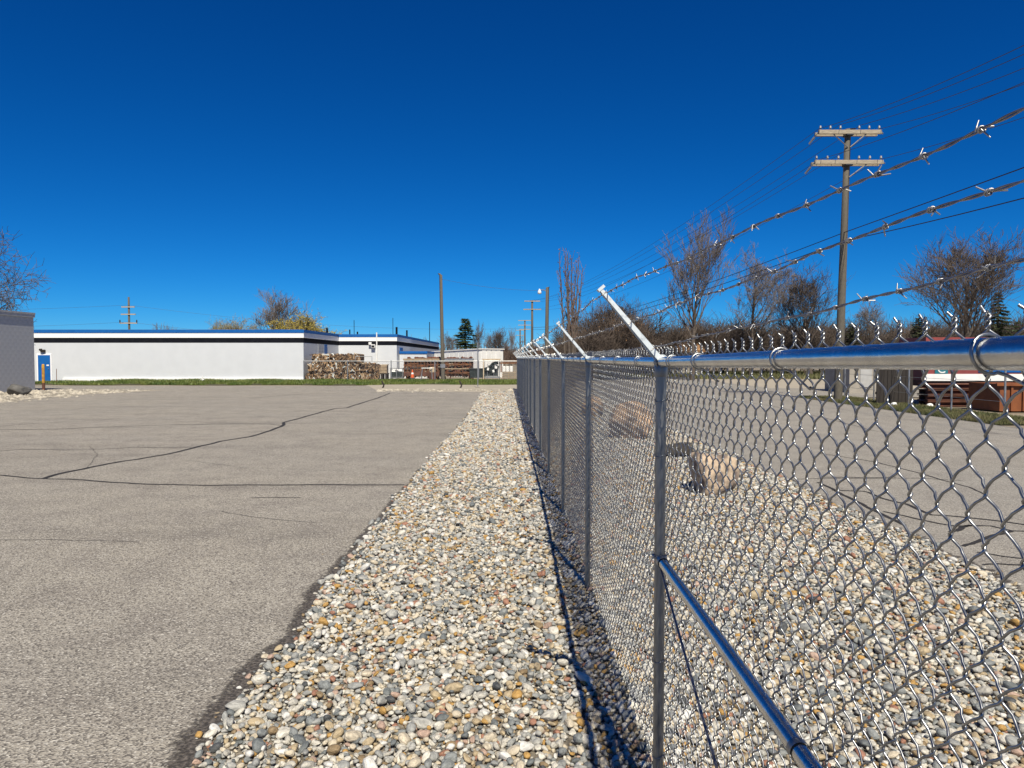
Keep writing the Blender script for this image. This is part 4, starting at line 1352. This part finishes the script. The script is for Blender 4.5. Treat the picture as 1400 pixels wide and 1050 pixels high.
# ------------------------------------------------------------------ poles and lines
def wire(pts, r, m, name, label, cat='power line', group=None, sides=5, parent=None):
    g = Geo()
    g.tubes(np.array(pts)[None], r, sides, (0.3, 0, 1.0))
    o = g.obj(name, m, parent)
    if parent is None: tag(o, label, cat, group)
    return o
def catenary(a, b, sag, n=40):
    t = np.linspace(0, 1, n)[:, None]
    a, b = np.array(a, float), np.array(b, float)
    p = a + (b - a) * t
    p[:, 2] -= (4 * sag * t * (1 - t))[:, 0]
    return p
POLE = np.array([13.72, 31.0, 0])
def utility_pole(label, loc, h, arms, lean=(0, 0), r=(0.17, 0.12), group='wooden utility poles', ins=True, yaw=0.0):
    t = thing('utility_pole', label, 'utility pole', loc, yaw, group)
    g = Geo()
    g.lathe((0, 0, 0), [(r[0], -0.1), (r[0] * 0.97, h * 0.3), ((r[0] + r[1]) / 2, h * 0.6), (r[1], h - 0.02), (r[1] * 0.8, h)], 14)
    v = g.v[0]; v[:, 0] += v[:, 2] * lean[0] / h; v[:, 1] += v[:, 2] * lean[1] / h
    if len(g.v) > 1: g.v[1][:, 0] += g.v[1][:, 2] * lean[0] / h
    g.obj('shaft', M['pole'], t, True)
    for (z, hw, br) in arms:
        cx = lean[0] * z / h
        g = Geo(); g.b2(cx - hw, cx + hw, -r[1] - 0.12, -r[1], z - 0.09, z + 0.07); a_ = g.obj('crossarm', M['arm_wood'], t)
        if ins:
            g = Geo(); g.b2(cx - hw, cx + hw, r[1], r[1] + 0.12, z - 0.075, z + 0.065); g.obj('crossarm', M['arm_wood'], t)
            for q in (-hw + 0.08, -hw * 0.62, -hw * 0.3, hw * 0.3, hw * 0.62, hw - 0.08):
                g = Geo(); g.lathe((cx + q, -r[1] - 0.06, z + 0.07), [(0.018, 0), (0.018, 0.06), (0.05, 0.07), (0.055, 0.10), (0.035, 0.12), (0.045, 0.15), (0.02, 0.18)], 8)
                g.obj('insulator', M['porcelain'], a_, True)
            for q in (-1, 1):
                g = Geo()
                g.segs([(cx + q * (hw - 0.02), -r[1] - 0.06, z)], [(cx + q * (hw + 0.10), -r[1] + 0.12, z - 0.08 + 0.1 * q)], 0.02, 0.02, 5)
                g.segs([(cx + q * (hw + 0.10), -r[1] + 0.12, z - 0.08 + 0.1 * q)], [(cx + q * (hw + 0.24), -r[1] + 0.3, z - 0.18 + 0.22 * q)], 0.05, 0.04, 8, True)
                g.obj('strain_insulator', M['steel'], a_)
            for sgn in ((1, -1) if br == 2 else (1,)):
                g = Geo(); g.segs([(cx + sgn * hw * 0.55, -r[1] - 0.07, z - 0.07)], [(cx + sgn * 0.05, -r[1] - 0.02, z - 0.62)], 0.025, 0.025, 4, True)
                g.obj('brace', M['porcelain'] if sgn == 1 else M['steel'], a_)
            g = Geo(); g.b2(cx - r[1] - 0.02, cx + r[1] + 0.02, -r[1] - 0.14, r[1] + 0.02, z - 0.15, z - 0.095); g.obj('band', M['cable'], a_)
    return t
up = utility_pole('tall wooden utility pole with two grey crossarms on the verge right of the fence', POLE, 11.4, [(11.22, 1.3, 2), (9.98, 1.42, 1)], (0.24, 0))
FARP = np.array([2.75, 112.0, 0])
utility_pole('distant utility pole with two crossarms left of the street lamp', FARP, 10.6, [(10.45, 1.2, 0), (9.2, 1.35, 0)], r=(0.20, 0.15), ins=False)
utility_pole('far utility pole with several crossarms just left of the distant double crossarm pole', (2.55, 175, 0), 10.8, [(10.7, 1.6, 0), (9.6, 1.6, 0), (8.6, 1.3, 0)], r=(0.22, 0.18), ins=False)
utility_pole('farthest thin utility pole at the end of the fence line', (1.75, 215, 0), 10.2, [(9.9, 1.4, 0), (8.4, 1.2, 0)], r=(0.24, 0.2), ins=False)
utility_pole('utility pole rising behind the white building roof at the left', (-52.6, 100, 0), 10.1, [(8.75, 0.9, 0), (7.75, 1.0, 0), (6.55, 1.2, 0)], r=(0.16, 0.12), ins=False)
g = Geo()
for q in (-1.15, 1.15):
    g.lathe((q, -0.2, 6.6), [(0.07, 0.0), (0.10, 0.2), (0.06, 0.4)], 6)
lp_ = [o for o in COL.objects if o.name.startswith('utility_pole')][-1]
g.obj('insulator', M['cable'], lp_)
t = thing('wooden_pole', 'tall bare wooden pole rising before the rusty containers', 'pole', (-5.88, 60.4, 0))
g = Geo(); g.lathe((0, 0, 0), [(0.17, -0.1), (0.15, 3), (0.125, 8.6), (0.10, 8.75)], 12)
for q in g.v: q[:, 0] += -0.16 * q[:, 2] / 8.8
g.obj('shaft', M['pole'], t, True)
g = Geo(); g.b2(-0.2, 0.2, -0.17, -0.13, 1.0, 1.3); g.obj('tag_plate', M['steel'], t)
# street lamp
t = thing('street_lamp', 'wooden street lamp pole with a lamp on a short arm, past the fence arms', 'street lamp', (2.62, 60, 0))
g = Geo(); g.lathe((0, 0, 0), [(0.18, -0.1), (0.15, 4), (0.135, 7.55), (0.11, 7.6)], 12)
for q in g.v: q[:, 0] += 0.10 * q[:, 2] / 7.6
g.obj('shaft', M['pole'], t, True)
g = Geo(); g.tubes(np.array([[(0.05, 0, 7.2), (-0.2, 0, 7.38), (-0.5, 0, 7.36)]]), 0.03, 6, (0, 1.0, 0)); g.obj('lamp_arm', M['steel'], t)
g = Geo(); g.lathe((-0.55, 0, 7.02), [(0.08, 0.0), (0.17, 0.07), (0.15, 0.2), (0.08, 0.34), (0.05, 0.42)], 10); g.obj('lamp_head', M['lamp_glass'], t, True)

# lines: towards the camera the next pole stands behind it
NEXT = np.array([13.9, -20.0, 0])
gp = 'overhead lines on the tall utility pole'
for q, (off, z) in enumerate(((-1.28, 11.35), (-0.45, 11.5), (0.45, 11.5), (1.28, 11.35), (-1.2, 10.1), (1.35, 10.1))):
    pts = np.concatenate([catenary((NEXT[0] + off, NEXT[1], z), (POLE[0] + 0.24 + off, POLE[1] - 0.15, z), 2.4 if z > 11 else 1.9)[:-1],
                          catenary((POLE[0] + 0.24 + off, POLE[1] - 0.15, z), (FARP[0] + off * 0.92, FARP[1], z - 0.95), 1.6, 50)])
    wire(pts, 0.010, M['line'], 'power_line', ('power line on the left tip of the tall pole top crossarm', 'power line left of centre on the tall pole top crossarm', 'power line right of centre on the tall pole top crossarm', 'power line on the right tip of the tall pole top crossarm', 'power line on the left tip of the tall pole lower crossarm', 'power line on the right tip of the tall pole lower crossarm')[q], group=gp)
for q, (z0, z1, s0, lb) in enumerate(((7.07, 7.0, 0.1, 'upper black telephone cable crossing the tall pole below its crossarms'), (6.72, 6.75, 0.85, 'lower black telephone cable crossing the tall pole below its crossarms'))):
    pts = np.concatenate([catenary((NEXT[0], NEXT[1], z1), (POLE[0] + 0.1, POLE[1] - 0.2, z0), s0)[:-1], catenary((POLE[0] + 0.1, POLE[1] - 0.2, z0), (FARP[0], FARP[1], z0 - 0.6), 1.0, 50)])
    wire(pts, 0.017, M['cable'], 'telephone_cable', lb, 'cable', 'telephone cables')
for z, lb in ((9.0, 'upper faint power line from the pole behind the white building'), (6.7, 'lower faint power line from the pole behind the white building')):
    wire(np.concatenate([catenary((-120, 92, z + 0.4), (-52.6, 99.8, z), 1.2)[:-1], catenary((-52.6, 99.8, z), (20, 125, z - 1), 2.2)]), 0.012, M['line'], 'power_line', lb, group='faint lines behind the white building')
wire(catenary((-6.02, 60.3, 8.3), (2.7, 60, 7.3), 0.25), 0.009, M['line'], 'power_line', 'faint line from the bare wooden pole to the street lamp')

# ------------------------------------------------------------------ trees
def grow(seed, h, r0, first, spread, up, levels=5, kids=(4, 4, 4, 3), curl=0.12, shrink=0.62, rmin=0.009, base_dir=(0, 0, 1), leader=True, stems=1, stem_spread=0.15, top=0.4):
    r = random.Random(seed)
    A, B, RA, RB, LV = [], [], [], [], []
    def go(p, d, L, rad, lv):
        n = 5 if lv == 0 else 4 if lv < 3 else 3
        pts = [p]
        dirs = []
        q = p.copy()
        dd = d.copy()
        for s in range(n):
            dd = (dd + Vector((r.gauss(0, curl), r.gauss(0, curl), r.gauss(0, curl) + up * (0.10 if lv else 0)))).normalized()
            q2 = q + dd * (L / n)
            ra = max(rad * (1 - 0.8 * s / n), rmin * 0.6)
            rb = max(rad * (1 - 0.8 * (s + 1) / n), rmin * 0.6)
            A.append(q[:]); B.append(q2[:]); RA.append(ra); RB.append(rb); LV.append(lv)
            q = q2
            pts.append(q.copy()); dirs.append(dd.copy())
        if lv >= levels: return
        k = kids[min(lv, len(kids) - 1)]
        k = k + r.choice((-1, 0, 1)) if k > 2 else k
        for c in range(k):
            t = first + (1 - first) * (c + r.random()) / k if lv == 0 else 0.25 + 0.75 * (c + r.random()) / k
            f = min(t * n, n - 0.01)
            i_ = int(f)
            bp = pts[i_].lerp(pts[i_ + 1], f - i_)
            az = r.uniform(0, 6.283)
            dv_ = dirs[i_]
            perp = dv_.orthogonal().normalized()
            perp.rotate(Matrix.Rotation(az, 3, dv_))
            an = spread * r.uniform(0.7, 1.25)
            nd = (dv_ * math.cos(an) + perp * math.sin(an) + Vector((0, 0, up * 0.35))).normalized()
            go(bp, nd, L * shrink * r.uniform(0.75, 1.2) * (1.0 - top * t if lv == 0 else 1), max(rad * (1 - 0.75 * t) * 0.62, rmin), lv + 1)
    for s in range(stems):
        d0 = Vector(base_dir) + Vector((r.gauss(0, stem_spread), r.gauss(0, stem_spread), 0)) * (stems > 1)
        go(Vector((r.gauss(0, 0.25) * (stems > 1), r.gauss(0, 0.25) * (stems > 1), -0.1)), d0.normalized(), h * (r.uniform(0.8, 1.0) if stems > 1 else 1), r0, 0)
    return np.array(A), np.array(B), np.array(RA), np.array(RB), np.array(LV)

def tree_meshes(data, split=2, sides=(7, 3)):
    A, B, RA, RB, LV = data
    th = LV < split
    g1 = Geo()
    g1.segs(A[th], B[th], RA[th], RB[th], sides[0])
    g2 = Geo()
    g2.segs(A[~th], B[~th], RA[~th], RB[~th], sides[1])
    return g1.mesh('trunk', True), g2.mesh('crown')
def leafy(data, n, size, z_lo, seed, lv=3):
    A, B, RA, RB, LV = data
    r = np.random.default_rng(seed)
    id_ = np.where((LV >= lv) & (B[:, 2] > z_lo))[0]
    if len(id_) == 0: id_ = np.where(LV >= 2)[0]
    pick = r.choice(id_, n)
    c = A[pick] + (B[pick] - A[pick]) * r.random((n, 1)) + r.normal(0, size * 0.7, (n, 3))
    u = r.normal(0, 1, (n, 3)); u /= np.linalg.norm(u, axis=1, keepdims=True)
    w = np.cross(u, r.normal(0, 1, (n, 3))); w /= np.linalg.norm(w, axis=1, keepdims=True)
    s = size * r.uniform(0.5, 1.2, (n, 1))
    V = np.stack([c - u * s, c + w * s * 0.55, c + u * s, c - w * s * 0.55], 1)
    g = Geo()
    g.add(V.reshape(-1, 3), np.arange(4 * n).reshape(-1, 4))
    return g
def place_tree(name, label, cat, loc, meshes, rz=0.0, sc=1.0, group=None, extra=None):
    t = thing(name, label, cat, loc, rz, group)
    t.scale = (sc, sc, sc) if not isinstance(sc, tuple) else sc
    link('trunk', meshes[0], None, t)
    link('crown', meshes[1], None, t)
    if extra is not None: link('leaves', extra, None, t)
    return t
def mk(data, bark, twig, **kw):
    a, b = tree_meshes(data, **kw)
    a.materials.append(M[bark]); b.materials.append(M[twig])
    return a, b
NAT = 'bare trees beyond the road'
# tall vase shaped tree
dA = grow(3, 8.6, 0.21, 0.42, 0.42, 0.65, 5, (12, 5, 4, 4, 3), 0.06, 0.58, 0.013, top=0.25)
tA = mk(dA, 'bark', 'twig_grey')
def fit(data, h): return h / data[1][:, 2].max()
place_tree('bare_tree', 'tallest bare tree with upright vase shaped branches left of the tall pole', 'tree', (14.6, 60, 0), tA, 0.6, (fit(dA, 14.4) * 1.3, fit(dA, 14.4) * 1.3, fit(dA, 14.4)), NAT)
dB = grow(8, 8.5, 0.22, 0.34, 0.72, 0.42, 5, (14, 5, 4, 4, 3), 0.09, 0.58, 0.014, top=0.5)
tB = mk(dB, 'bark', 'twig_grey')
place_tree('bare_tree', 'bare tree with spreading branches between the vase shaped tree and tall pole', 'tree', (22.6, 70, 0), tB, 0.3, fit(dB, 13.2), NAT)
dC = grow(21, 7.4, 0.26, 0.22, 0.62, 0.5, 5, (15, 6, 4, 4, 3), 0.10, 0.64, 0.015, top=0.5)
tC = mk(dC, 'bark', 'twig')
place_tree('bare_tree', 'dense dark brown bare tree directly left of the tall pole', 'tree', (30.0, 74, 0), tC, 1.0, fit(dC, 11.8), NAT)
place_tree('bare_tree', 'large bare round topped tree at right, in front of dark evergreen', 'tree', (33.8, 55, 0), tC, 2.6, (fit(dC, 11.9) * 1.12, fit(dC, 11.9) * 1.12, fit(dC, 11.9)), NAT)
place_tree('bare_tree', 'shorter thin bare tree just right of the tall pole', 'tree', (39.0, 80, 0), tB, 2.0, fit(dB, 8.9), NAT)
# multi stem sprouting tree near the fence line
dD = grow(12, 7.4, 0.075, 0.35, 0.65, 1.0, 2, (26, 3, 2), 0.018, 0.11, 0.013, stems=8, stem_spread=0.035)
tD = mk(dD, 'bark', 'twig_red', split=1)
gl = leafy(dD, 300, 0.05, 3.5, 3, 1); ml = gl.mesh('leaves'); ml.materials.append(M['rust_leaf'])
place_tree('bare_tree', 'slim tree of several straight stems with reddish buds beyond the fence', 'tree', (3.85, 46, 0), tD, 0.2, fit(dD, 8.7), None, ml)
dE = grow(31, 4.6, 0.16, 0.12, 0.7, 0.3, 5, (13, 7, 5, 4, 3), 0.13, 0.70, 0.015, top=0.5)
tE = mk(dE, 'bark', 'brush')
gl = leafy(dE, 900, 0.10, 1.0, 5); ml2 = gl.mesh('leaves'); ml2.materials.append(M['rust_leaf'])
place_tree('bare_tree', 'brown bushy tree holding withered orange leaves behind the nearest slanted arm', 'tree', (7.9, 62, 0), tE, 0.0, (fit(dE, 7.0) * 1.25, fit(dE, 7.0) * 1.25, fit(dE, 7.0)), None, ml2)
place_tree('bare_tree', 'dark brown rounded bare tree behind the nearest slanted arm tip', 'tree', (12.6, 84, 0), tC, 0.9, (fit(dC, 9.4) * 1.15, fit(dC, 9.4) * 1.15, fit(dC, 9.4)), NAT)
# left side trees
dF = grow(44, 8.6, 0.32, 0.25, 0.95, 0.15, 5, (13, 6, 4, 4, 3), 0.13, 0.66, 0.018, top=0.45)
tF = mk(dF, 'bark', 'twig')
place_tree('bare_tree', 'bare tree reaching in from the left edge above the grey building', 'tree', (-44.6, 54, 0), tF, 0.9, (fit(dF, 13.8) * 1.2, fit(dF, 13.8) * 1.2, fit(dF, 13.8)))
dH = grow(52, 7.6, 0.26, 0.30, 0.60, 0.5, 5, (11, 5, 5, 4, 3), 0.10, 0.62, 0.017, top=0.4)
tH = mk(dH, 'pale_bark', 'twig_grey')
place_tree('bare_tree', 'bare purple grey tree rising behind the white building roof', 'tree', (-33.0, 100, 0), tH, 0.4, (fit(dH, 11.8) * 1.15, fit(dH, 11.8) * 1.15, fit(dH, 11.8)))
dI = grow(61, 5.2, 0.22, 0.2, 0.7, 0.1, 4, (10, 7, 6, 5), 0.14, 0.75, 0.015)
tI = mk(dI, 'pale_bark', 'twig_grey')
gl = leafy(dI, 42000, 0.085, 2.0, 6, 2); mI = gl.mesh('leaves'); mI.materials.append(M['willow'])
place_tree('willow_tree', 'yellow green willow crown showing above the white building corner', 'tree', (-26.6, 90, 0), tI, 0, (fit(dI, 8.0) * 1.3, fit(dI, 8.0) * 1.2, fit(dI, 8.0)), None, mI)
gl = leafy(dI, 15000, 0.075, 2.0, 9, 2); mI2 = gl.mesh('leaves'); mI2.materials.append(M['budding'])
place_tree('budding_tree', 'pale yellow green budding tree left of the bare purple tree', 'tree', (-36.6, 98, 0), tI, 2.0, (fit(dI, 8.0), fit(dI, 8.0), fit(dI, 8.0)), None, mI2)
place_tree('budding_tree', 'paler smaller budding tree at the left of the yellow green pair', 'tree', (-41.5, 104, 0), tI, 3.3, (fit(dI, 8.0) * 0.8, fit(dI, 8.0) * 0.8, fit(dI, 8.0)), None, mI2)
place_tree('bare_tree', 'small faint bare treetop just above the long white roof', 'tree', (-61, 128, 0), tH, 1.9, fit(dH, 8.2) * 1.0)
# trees over the shed
place_tree('bare_tree', 'thin bare tree right of the green spruce', 'tree', (-4.9, 96, 0), tA, 1.0, (fit(dA, 6.9) * 0.8, fit(dA, 6.9) * 0.8, fit(dA, 6.9)), 'bare trees beyond the scrap yard')
place_tree('bare_tree', 'rounded brown bare tree beyond the end of the scrap yard', 'tree', (-2.0, 112, 0), tC, 1.7, (fit(dC, 6.8) * 1.05, fit(dC, 6.8), fit(dC, 6.8)), 'bare trees beyond the scrap yard')
place_tree('bare_tree', 'slender bare tree between the rounded brown tree and the fence end', 'tree', (-0.4, 118, 0), tA, 2.2, (fit(dA, 7.2) * 0.6, fit(dA, 7.2) * 0.6, fit(dA, 7.2)), 'bare trees beyond the scrap yard')
place_tree('bare_tree', 'faint bare treetop left of the spruce above the white shed', 'tree', (-11.0, 120, 0), tB, 0.9, fit(dB, 6.4), 'bare trees beyond the scrap yard')

def conifer(h, rad, seed, gap, droop, m, ragged=0.25, nd=90, sz=0.16):
    r = np.random.default_rng(seed)
    g1, g2 = Geo(), Geo()
    g1.segs([(0, 0, -0.1), (0, 0, h * 0.5)], [(0, 0, h * 0.5), (0, 0, h)], [0.03 * h * 0.6, 0.014 * h], [0.014 * h, 0.01], 7)
    z = h * 0.08
    while z < h * 0.985:
        f = 1 - z / h
        L0 = rad * (f ** 0.85)
        for b in range(7 if f > 0.15 else 5):
            az = r.uniform(0, 6.283)
            L = L0 * r.uniform(1 - ragged * 1.6, 1.15) + 0.08
            e = np.array([math.cos(az), math.sin(az), 0])
            p0 = np.array([0, 0, z]); p1 = p0 + e * L * 0.6 + np.array([0, 0, -droop * L * 0.5]); p2 = p0 + e * L + np.array([0, 0, -droop * L * 0.6])
            g1.segs([p0, p1], [p1, p2], [0.03, 0.02], [0.02, 0.008], 3)
            n = int(nd * (0.25 + L / rad))
            t = r.random(n) ** 0.8
            c = np.where(t[:, None] < 0.6, p0 + (p1 - p0) * (t[:, None] / 0.6), p1 + (p2 - p1) * ((t[:, None] - 0.6) / 0.4))
            sd = np.cross(e, [0, 0, 1])
            c = c + sd * (r.normal(0, 0.20, n) * L * (1.05 - t))[:, None] + np.array([0, 0, -1]) * np.abs(r.normal(0, 0.10, n))[:, None] * L * 0.6
            u = e * 0.7 + sd * r.normal(0, 0.6, (n, 1)) + np.array([0, 0, -0.25]) + r.normal(0, 0.25, (n, 3))
            u /= np.linalg.norm(u, axis=1, keepdims=True)
            w = np.cross(u, r.normal(0, 1, (n, 3))); w /= np.linalg.norm(w, axis=1, keepdims=True)
            s = sz * r.uniform(0.6, 1.2, (n, 1))
            g2.add(np.stack([c - w * s * 0.16, c + w * s * 0.16, c + u * s], 1).reshape(-1, 3), np.arange(3 * n).reshape(-1, 3))
        z += gap * (0.5 + 0.7 * f)
    a, b = g1.mesh('trunk'), g2.mesh('crown')
    a.materials.append(M['bark']); b.materials.append(m)
    return a, b
cS = conifer(7.2, 2.0, 4, 0.40, 0.18, M['needle'], 0.36, 90, 0.36)
place_tree('spruce_tree', 'green spruce with ragged tiered branches above the white shed', 'tree', (-6.35, 95, 0), cS, 0.0, (1.45, 1.45, 0.97))
cD = conifer(8.0, 2.4, 14, 0.42, 0.3, M['dark_needle'], 0.22, 80, 0.30)
place_tree('evergreen_tree', 'dark cone shaped evergreen behind the large bare tree at right', 'tree', (39.5, 60, 0), cD, 0.0, (0.85, 0.85, 0.92))
place_tree('evergreen_tree', 'low dark evergreen below the bare branches left of the large bare tree', 'tree', (38.6, 70, 0), cD, 1.4, (1.0, 1.0, 0.72))
place_tree('evergreen_tree', 'small dark evergreen right of the tall pole foot', 'tree', (35.0, 76, 0), cD, 2.4, (0.9, 0.9, 0.68))
cE = conifer(5.4, 1.5, 24, 0.55, 0.1, M['needle'], 0.4, 50, 0.26)
place_tree('evergreen_tree', 'small bluish evergreen at the right edge beyond the fence', 'tree', (44.6, 65, 0), cE, 0.0, (0.9, 0.9, 0.98))

# undergrowth: the brown mass of bare wood beyond the road, one object
dU = [grow(70 + q, 2.6, 0.09, 0.05, 0.6, 0.4, 4, (11, 6, 5, 4), 0.14, 0.8, 0.018) for q in range(3)]
def brush(name, spots, m, seed):
    g = Geo()
    r = random.Random(seed)
    for (x, y, h) in spots:
        A, B, RA, RB, LV = dU[r.randrange(3)]
        s = h / B[:, 2].max()
        a = r.uniform(0, 6.28)
        c, sn = math.cos(a), math.sin(a)
        Rm = np.array([[c, -sn, 0], [sn, c, 0], [0, 0, 1]]).T * s
        Rm = Rm * np.array([1.25, 1.25, 1.0])
        sel = np.random.default_rng(r.randrange(9999)).random(len(A)) < 0.8
        g.segs(A[sel] @ Rm + (x, y, 0), B[sel] @ Rm + (x, y, 0), RA[sel] * s, RB[sel] * s, 3)
    o = g.obj(name, m)
    o['kind'] = 'stuff'
    return o
sp = []
for q in range(105):
    y = random.uniform(76, 108)
    x = (random.uniform(790, 1440) - 703) / 1000 * y
    sp.append((x, y, random.uniform(5.0, 8.0)))
brush('undergrowth', sp, M['brush'], 1)
sp = [((random.uniform(775, 905) - 703) / 1000 * y, y, random.uniform(4.0, 6.6)) for y in np.linspace(58, 80, 18)]
brush('undergrowth', sp, M['brush'], 2)
sp = [((random.uniform(640, 790) - 703) / 1000 * y, y, random.uniform(3.2, 5.2)) for y in np.linspace(118, 160, 22)]
brush('undergrowth', sp, M['twig_red'], 3)
# far off wooded horizon
g = Geo()
for q in range(900):
    y = random.uniform(190, 320)
    x = random.uniform(-0.6, 1.0) * y
    h = random.uniform(4.5, 8)
    g.segs([(x, y, 0)], [(x + random.uniform(-1, 1), y, h)], 0.2, 0.05, 3)
    for b in range(8):
        z = h * random.uniform(0.3, 0.9)
        g.segs([(x, y, z)], [(x + random.uniform(-2, 2), y + random.uniform(-1, 1), z + random.uniform(0.6, 2.2))], 0.09, 0.02, 3)
struct(g.obj('woods', M['twig']), 'stuff')

# ------------------------------------------------------------------ yard across the road at the right
t = thing('board_fence', 'dark weathered board fence beside the pale block shed across the road', 'fence', (14.15, 28.6, 0))
g = Geo(); g.b2(-0.065, 0.065, -0.02, 0.02, -0.02, 1.9); bm_ = g.mesh('board'); bm_.materials.append(M['dark_wood'])
for q, x in enumerate(np.arange(0.07, 1.4, 0.142)):
    o = link('board', bm_, None, t); o.location = (x, random.uniform(-0.008, 0.008), random.uniform(-0.02, 0.0))
g = Geo(); g.b2(0, 1.42, 0.03, 0.08, 0.4, 0.5); g.b2(0, 1.42, 0.03, 0.08, 1.4, 1.5); g.obj('rail', M['dark_wood'], t)
t = thing('block_shed', 'low pale block shed behind the board fence across the road', 'shed', (17.4, 38.0, 0))
g = Geo(); g.b2(0, 3.2, 0, 3, -0.05, 1.85); g.obj('wall', M['stucco'], t)
g = Geo(); g.b2(-0.1, 3.3, -0.12, 3.1, 1.85, 1.98); g.obj('roof', M['dark_wood'], t)
g = Geo(); g.b2(0.55, 1.15, -0.03, -0.002, 0.3, 1.4); g.obj('door', M['grey_trim'], t)
t = thing('box_trailer', 'faded red trailer with white and blue stripes and a teal sign across the road', 'trailer', (15.95, 28.4, 0))
g = Geo(); g.b2(0, 5.2, 0.02, 2.0, 0.95, 2.62); g.obj('body', M['red_panel'], t)
g = Geo(); g.b2(0, 5.2, -0.01, 0.018, 0.93, 1.20); g.obj('white_stripe', M['white_paint'], t)
g = Geo(); g.b2(2.05, 5.2, -0.012, 0.018, 1.26, 1.52); g.obj('blue_stripe', M['blue'], t)
g = Geo(); g.b2(0.36, 0.86, -0.012, 0.018, 1.21, 1.66); sg = g.obj('sign', M['sign_teal'], t)
fc = bpy.data.curves.new('sign_letter', 'FONT'); fc.body = 'C'; fc.size = 0.48; fc.extrude = 0.004; fc.align_x = 'CENTER'
fo_ = bpy.data.objects.new('sign_letter_curve', fc)
me_ = bpy.data.meshes.new_from_object(fo_)
bpy.data.objects.remove(fo_)
lo_ = link('sign_letter', me_, M['white_paint'], sg); lo_.location = (0.60, -0.02, 1.24); lo_.rotation_euler = (R(90), 0, 0)
for x in (0.9, 4.2):
    g = Geo()
    th = np.linspace(0, 6.283, 18)
    g.tubes(np.array([[(x + 0.26 * math.cos(a_), 0.25, 0.32 + 0.26 * math.sin(a_)) for a_ in th]]), 0.085, 8, (0, 1.0, 0)); w_ = g.obj('wheel', M['cable'], t, True)
    g = Geo(); g.segs([(x, 0.2, 0.32)], [(x, 0.3, 0.32)], 0.17, 0.17, 12, True); g.obj('rim', M['steel'], w_)
g = Geo(); g.b2(0, 5.2, 0.1, 1.9, 0.72, 0.95); g.obj('chassis', M['rust_dark'], t)
t = thing('steel_beams', 'stack of red brown rusty steel beams under the red trailer', 'steel beams', (15.55, 27.5, 0))
for q, z in enumerate((0.0, 0.22, 0.44, 0.66)):
    for y in (0, 0.45):
        g = Geo(); ln = 2.25 + 0.12 * ((q * 7) % 3)
        g.b2(0, ln, y, y + 0.3, z, z + 0.03); g.b2(0, ln, y + 0.13, y + 0.17, z + 0.03, z + 0.16); g.b2(0, ln, y, y + 0.3, z + 0.16, z + 0.19)
        g.obj('beam', M['rust_dark'], t)
t = thing('orange_skip', 'orange steel skip with a leaning end beside the rusty beams', 'skip', (17.2, 25.6, 0))
g = Geo()
g.b2(-0.78, 0.72, -0.85, 0.85, 0.02, 0.94)
g.obj('body', M['orange_steel'], t)
for x in (-0.4, 0.0, 0.4):
    g = Geo(); g.box((x, -0.88, 0.46), (0.07, 0.06, 0.86)); g.obj('rib', M['orange_steel'], t)
g = Geo(); g.b2(-0.95, 0.76, -0.96, -0.88, 0.88, 0.97); g.obj('rim', M['orange_steel'], t)
t = thing('orange_skip', 'second orange steel skip at the right edge, cut by the frame', 'skip', (18.9, 25.9, 0))
g = Geo(); g.box((0, 0, 0.5), (1.5, 1.5, 0.96), None, 0, 1.02); g.obj('body', M['orange_steel'], t)
g = Geo(); g.b2(-0.85, 0.85, -0.88, -0.8, 0.9, 1.0); g.obj('rim', M['orange_steel'], t)
yf = thing('yard_fence', 'wire fence on thin steel posts along the far verge of the road', 'fence', (14.75, 22, 0))
g = Geo(); g.lathe((0, 0, 0), [(0.03, -0.02), (0.03, 1.75), (0.02, 1.8)], 8); pm2 = g.mesh('post'); pm2.materials.append(M['steel'])
for q in range(5):
    o = link('post', pm2, None, yf); o.location = (0.04 * q, q * 2.75, 0)
for z in (0.5, 1.1, 1.7):
    g = Geo(); g.segs([(0, 0, z)], [(0.16, 11.0, z)], 0.006, 0.006, 4); g.obj('wire', M['steel'], yf)
for x, y, lb in ((14.35, 27.6, 'small white stone on the verge grass below the dark board fence'), (15.35, 27.0, 'small white stone on the verge grass below the rusty beams')):
    boulder(lb, (x, y, -0.02), (0.24, 0.2, 0.15), M['white_paint'], int(x * 10), group='white stones on the verge')
t = thing('far_house', 'distant low house with an orange tan roof beyond the nearest post', 'house', (15.6, 78, 0))
g = Geo(); g.b2(-3, 4.5, 0, 6, -0.05, 2.4); g.obj('wall', M['stucco'], t)
g = Geo(); g.add([(-3.3, -0.4, 2.4), (4.8, -0.4, 2.4), (4.8, 6.4, 2.4), (-3.3, 6.4, 2.4), (-3.3, 3, 3.6), (4.8, 3, 3.6)], [(0, 1, 5, 4), (2, 3, 4, 5)]); g.add([(-3.3, -0.4, 2.4), (-3.3, 6.4, 2.4), (-3.3, 3, 3.6), (4.8, -0.4, 2.4), (4.8, 6.4, 2.4), (4.8, 3, 3.6)], [(0, 1, 2), (3, 5, 4)])
g.obj('roof', M['brown_roof'], t)
g = Geo(); g.b2(-2, -0.8, -0.03, -0.002, 0.9, 1.9); g.obj('window', M['dark_band'], t)
g = Geo(); g.b2(1.4, 2.6, -0.03, -0.002, 0.9, 1.9); g.obj('window', M['dark_band'], t)
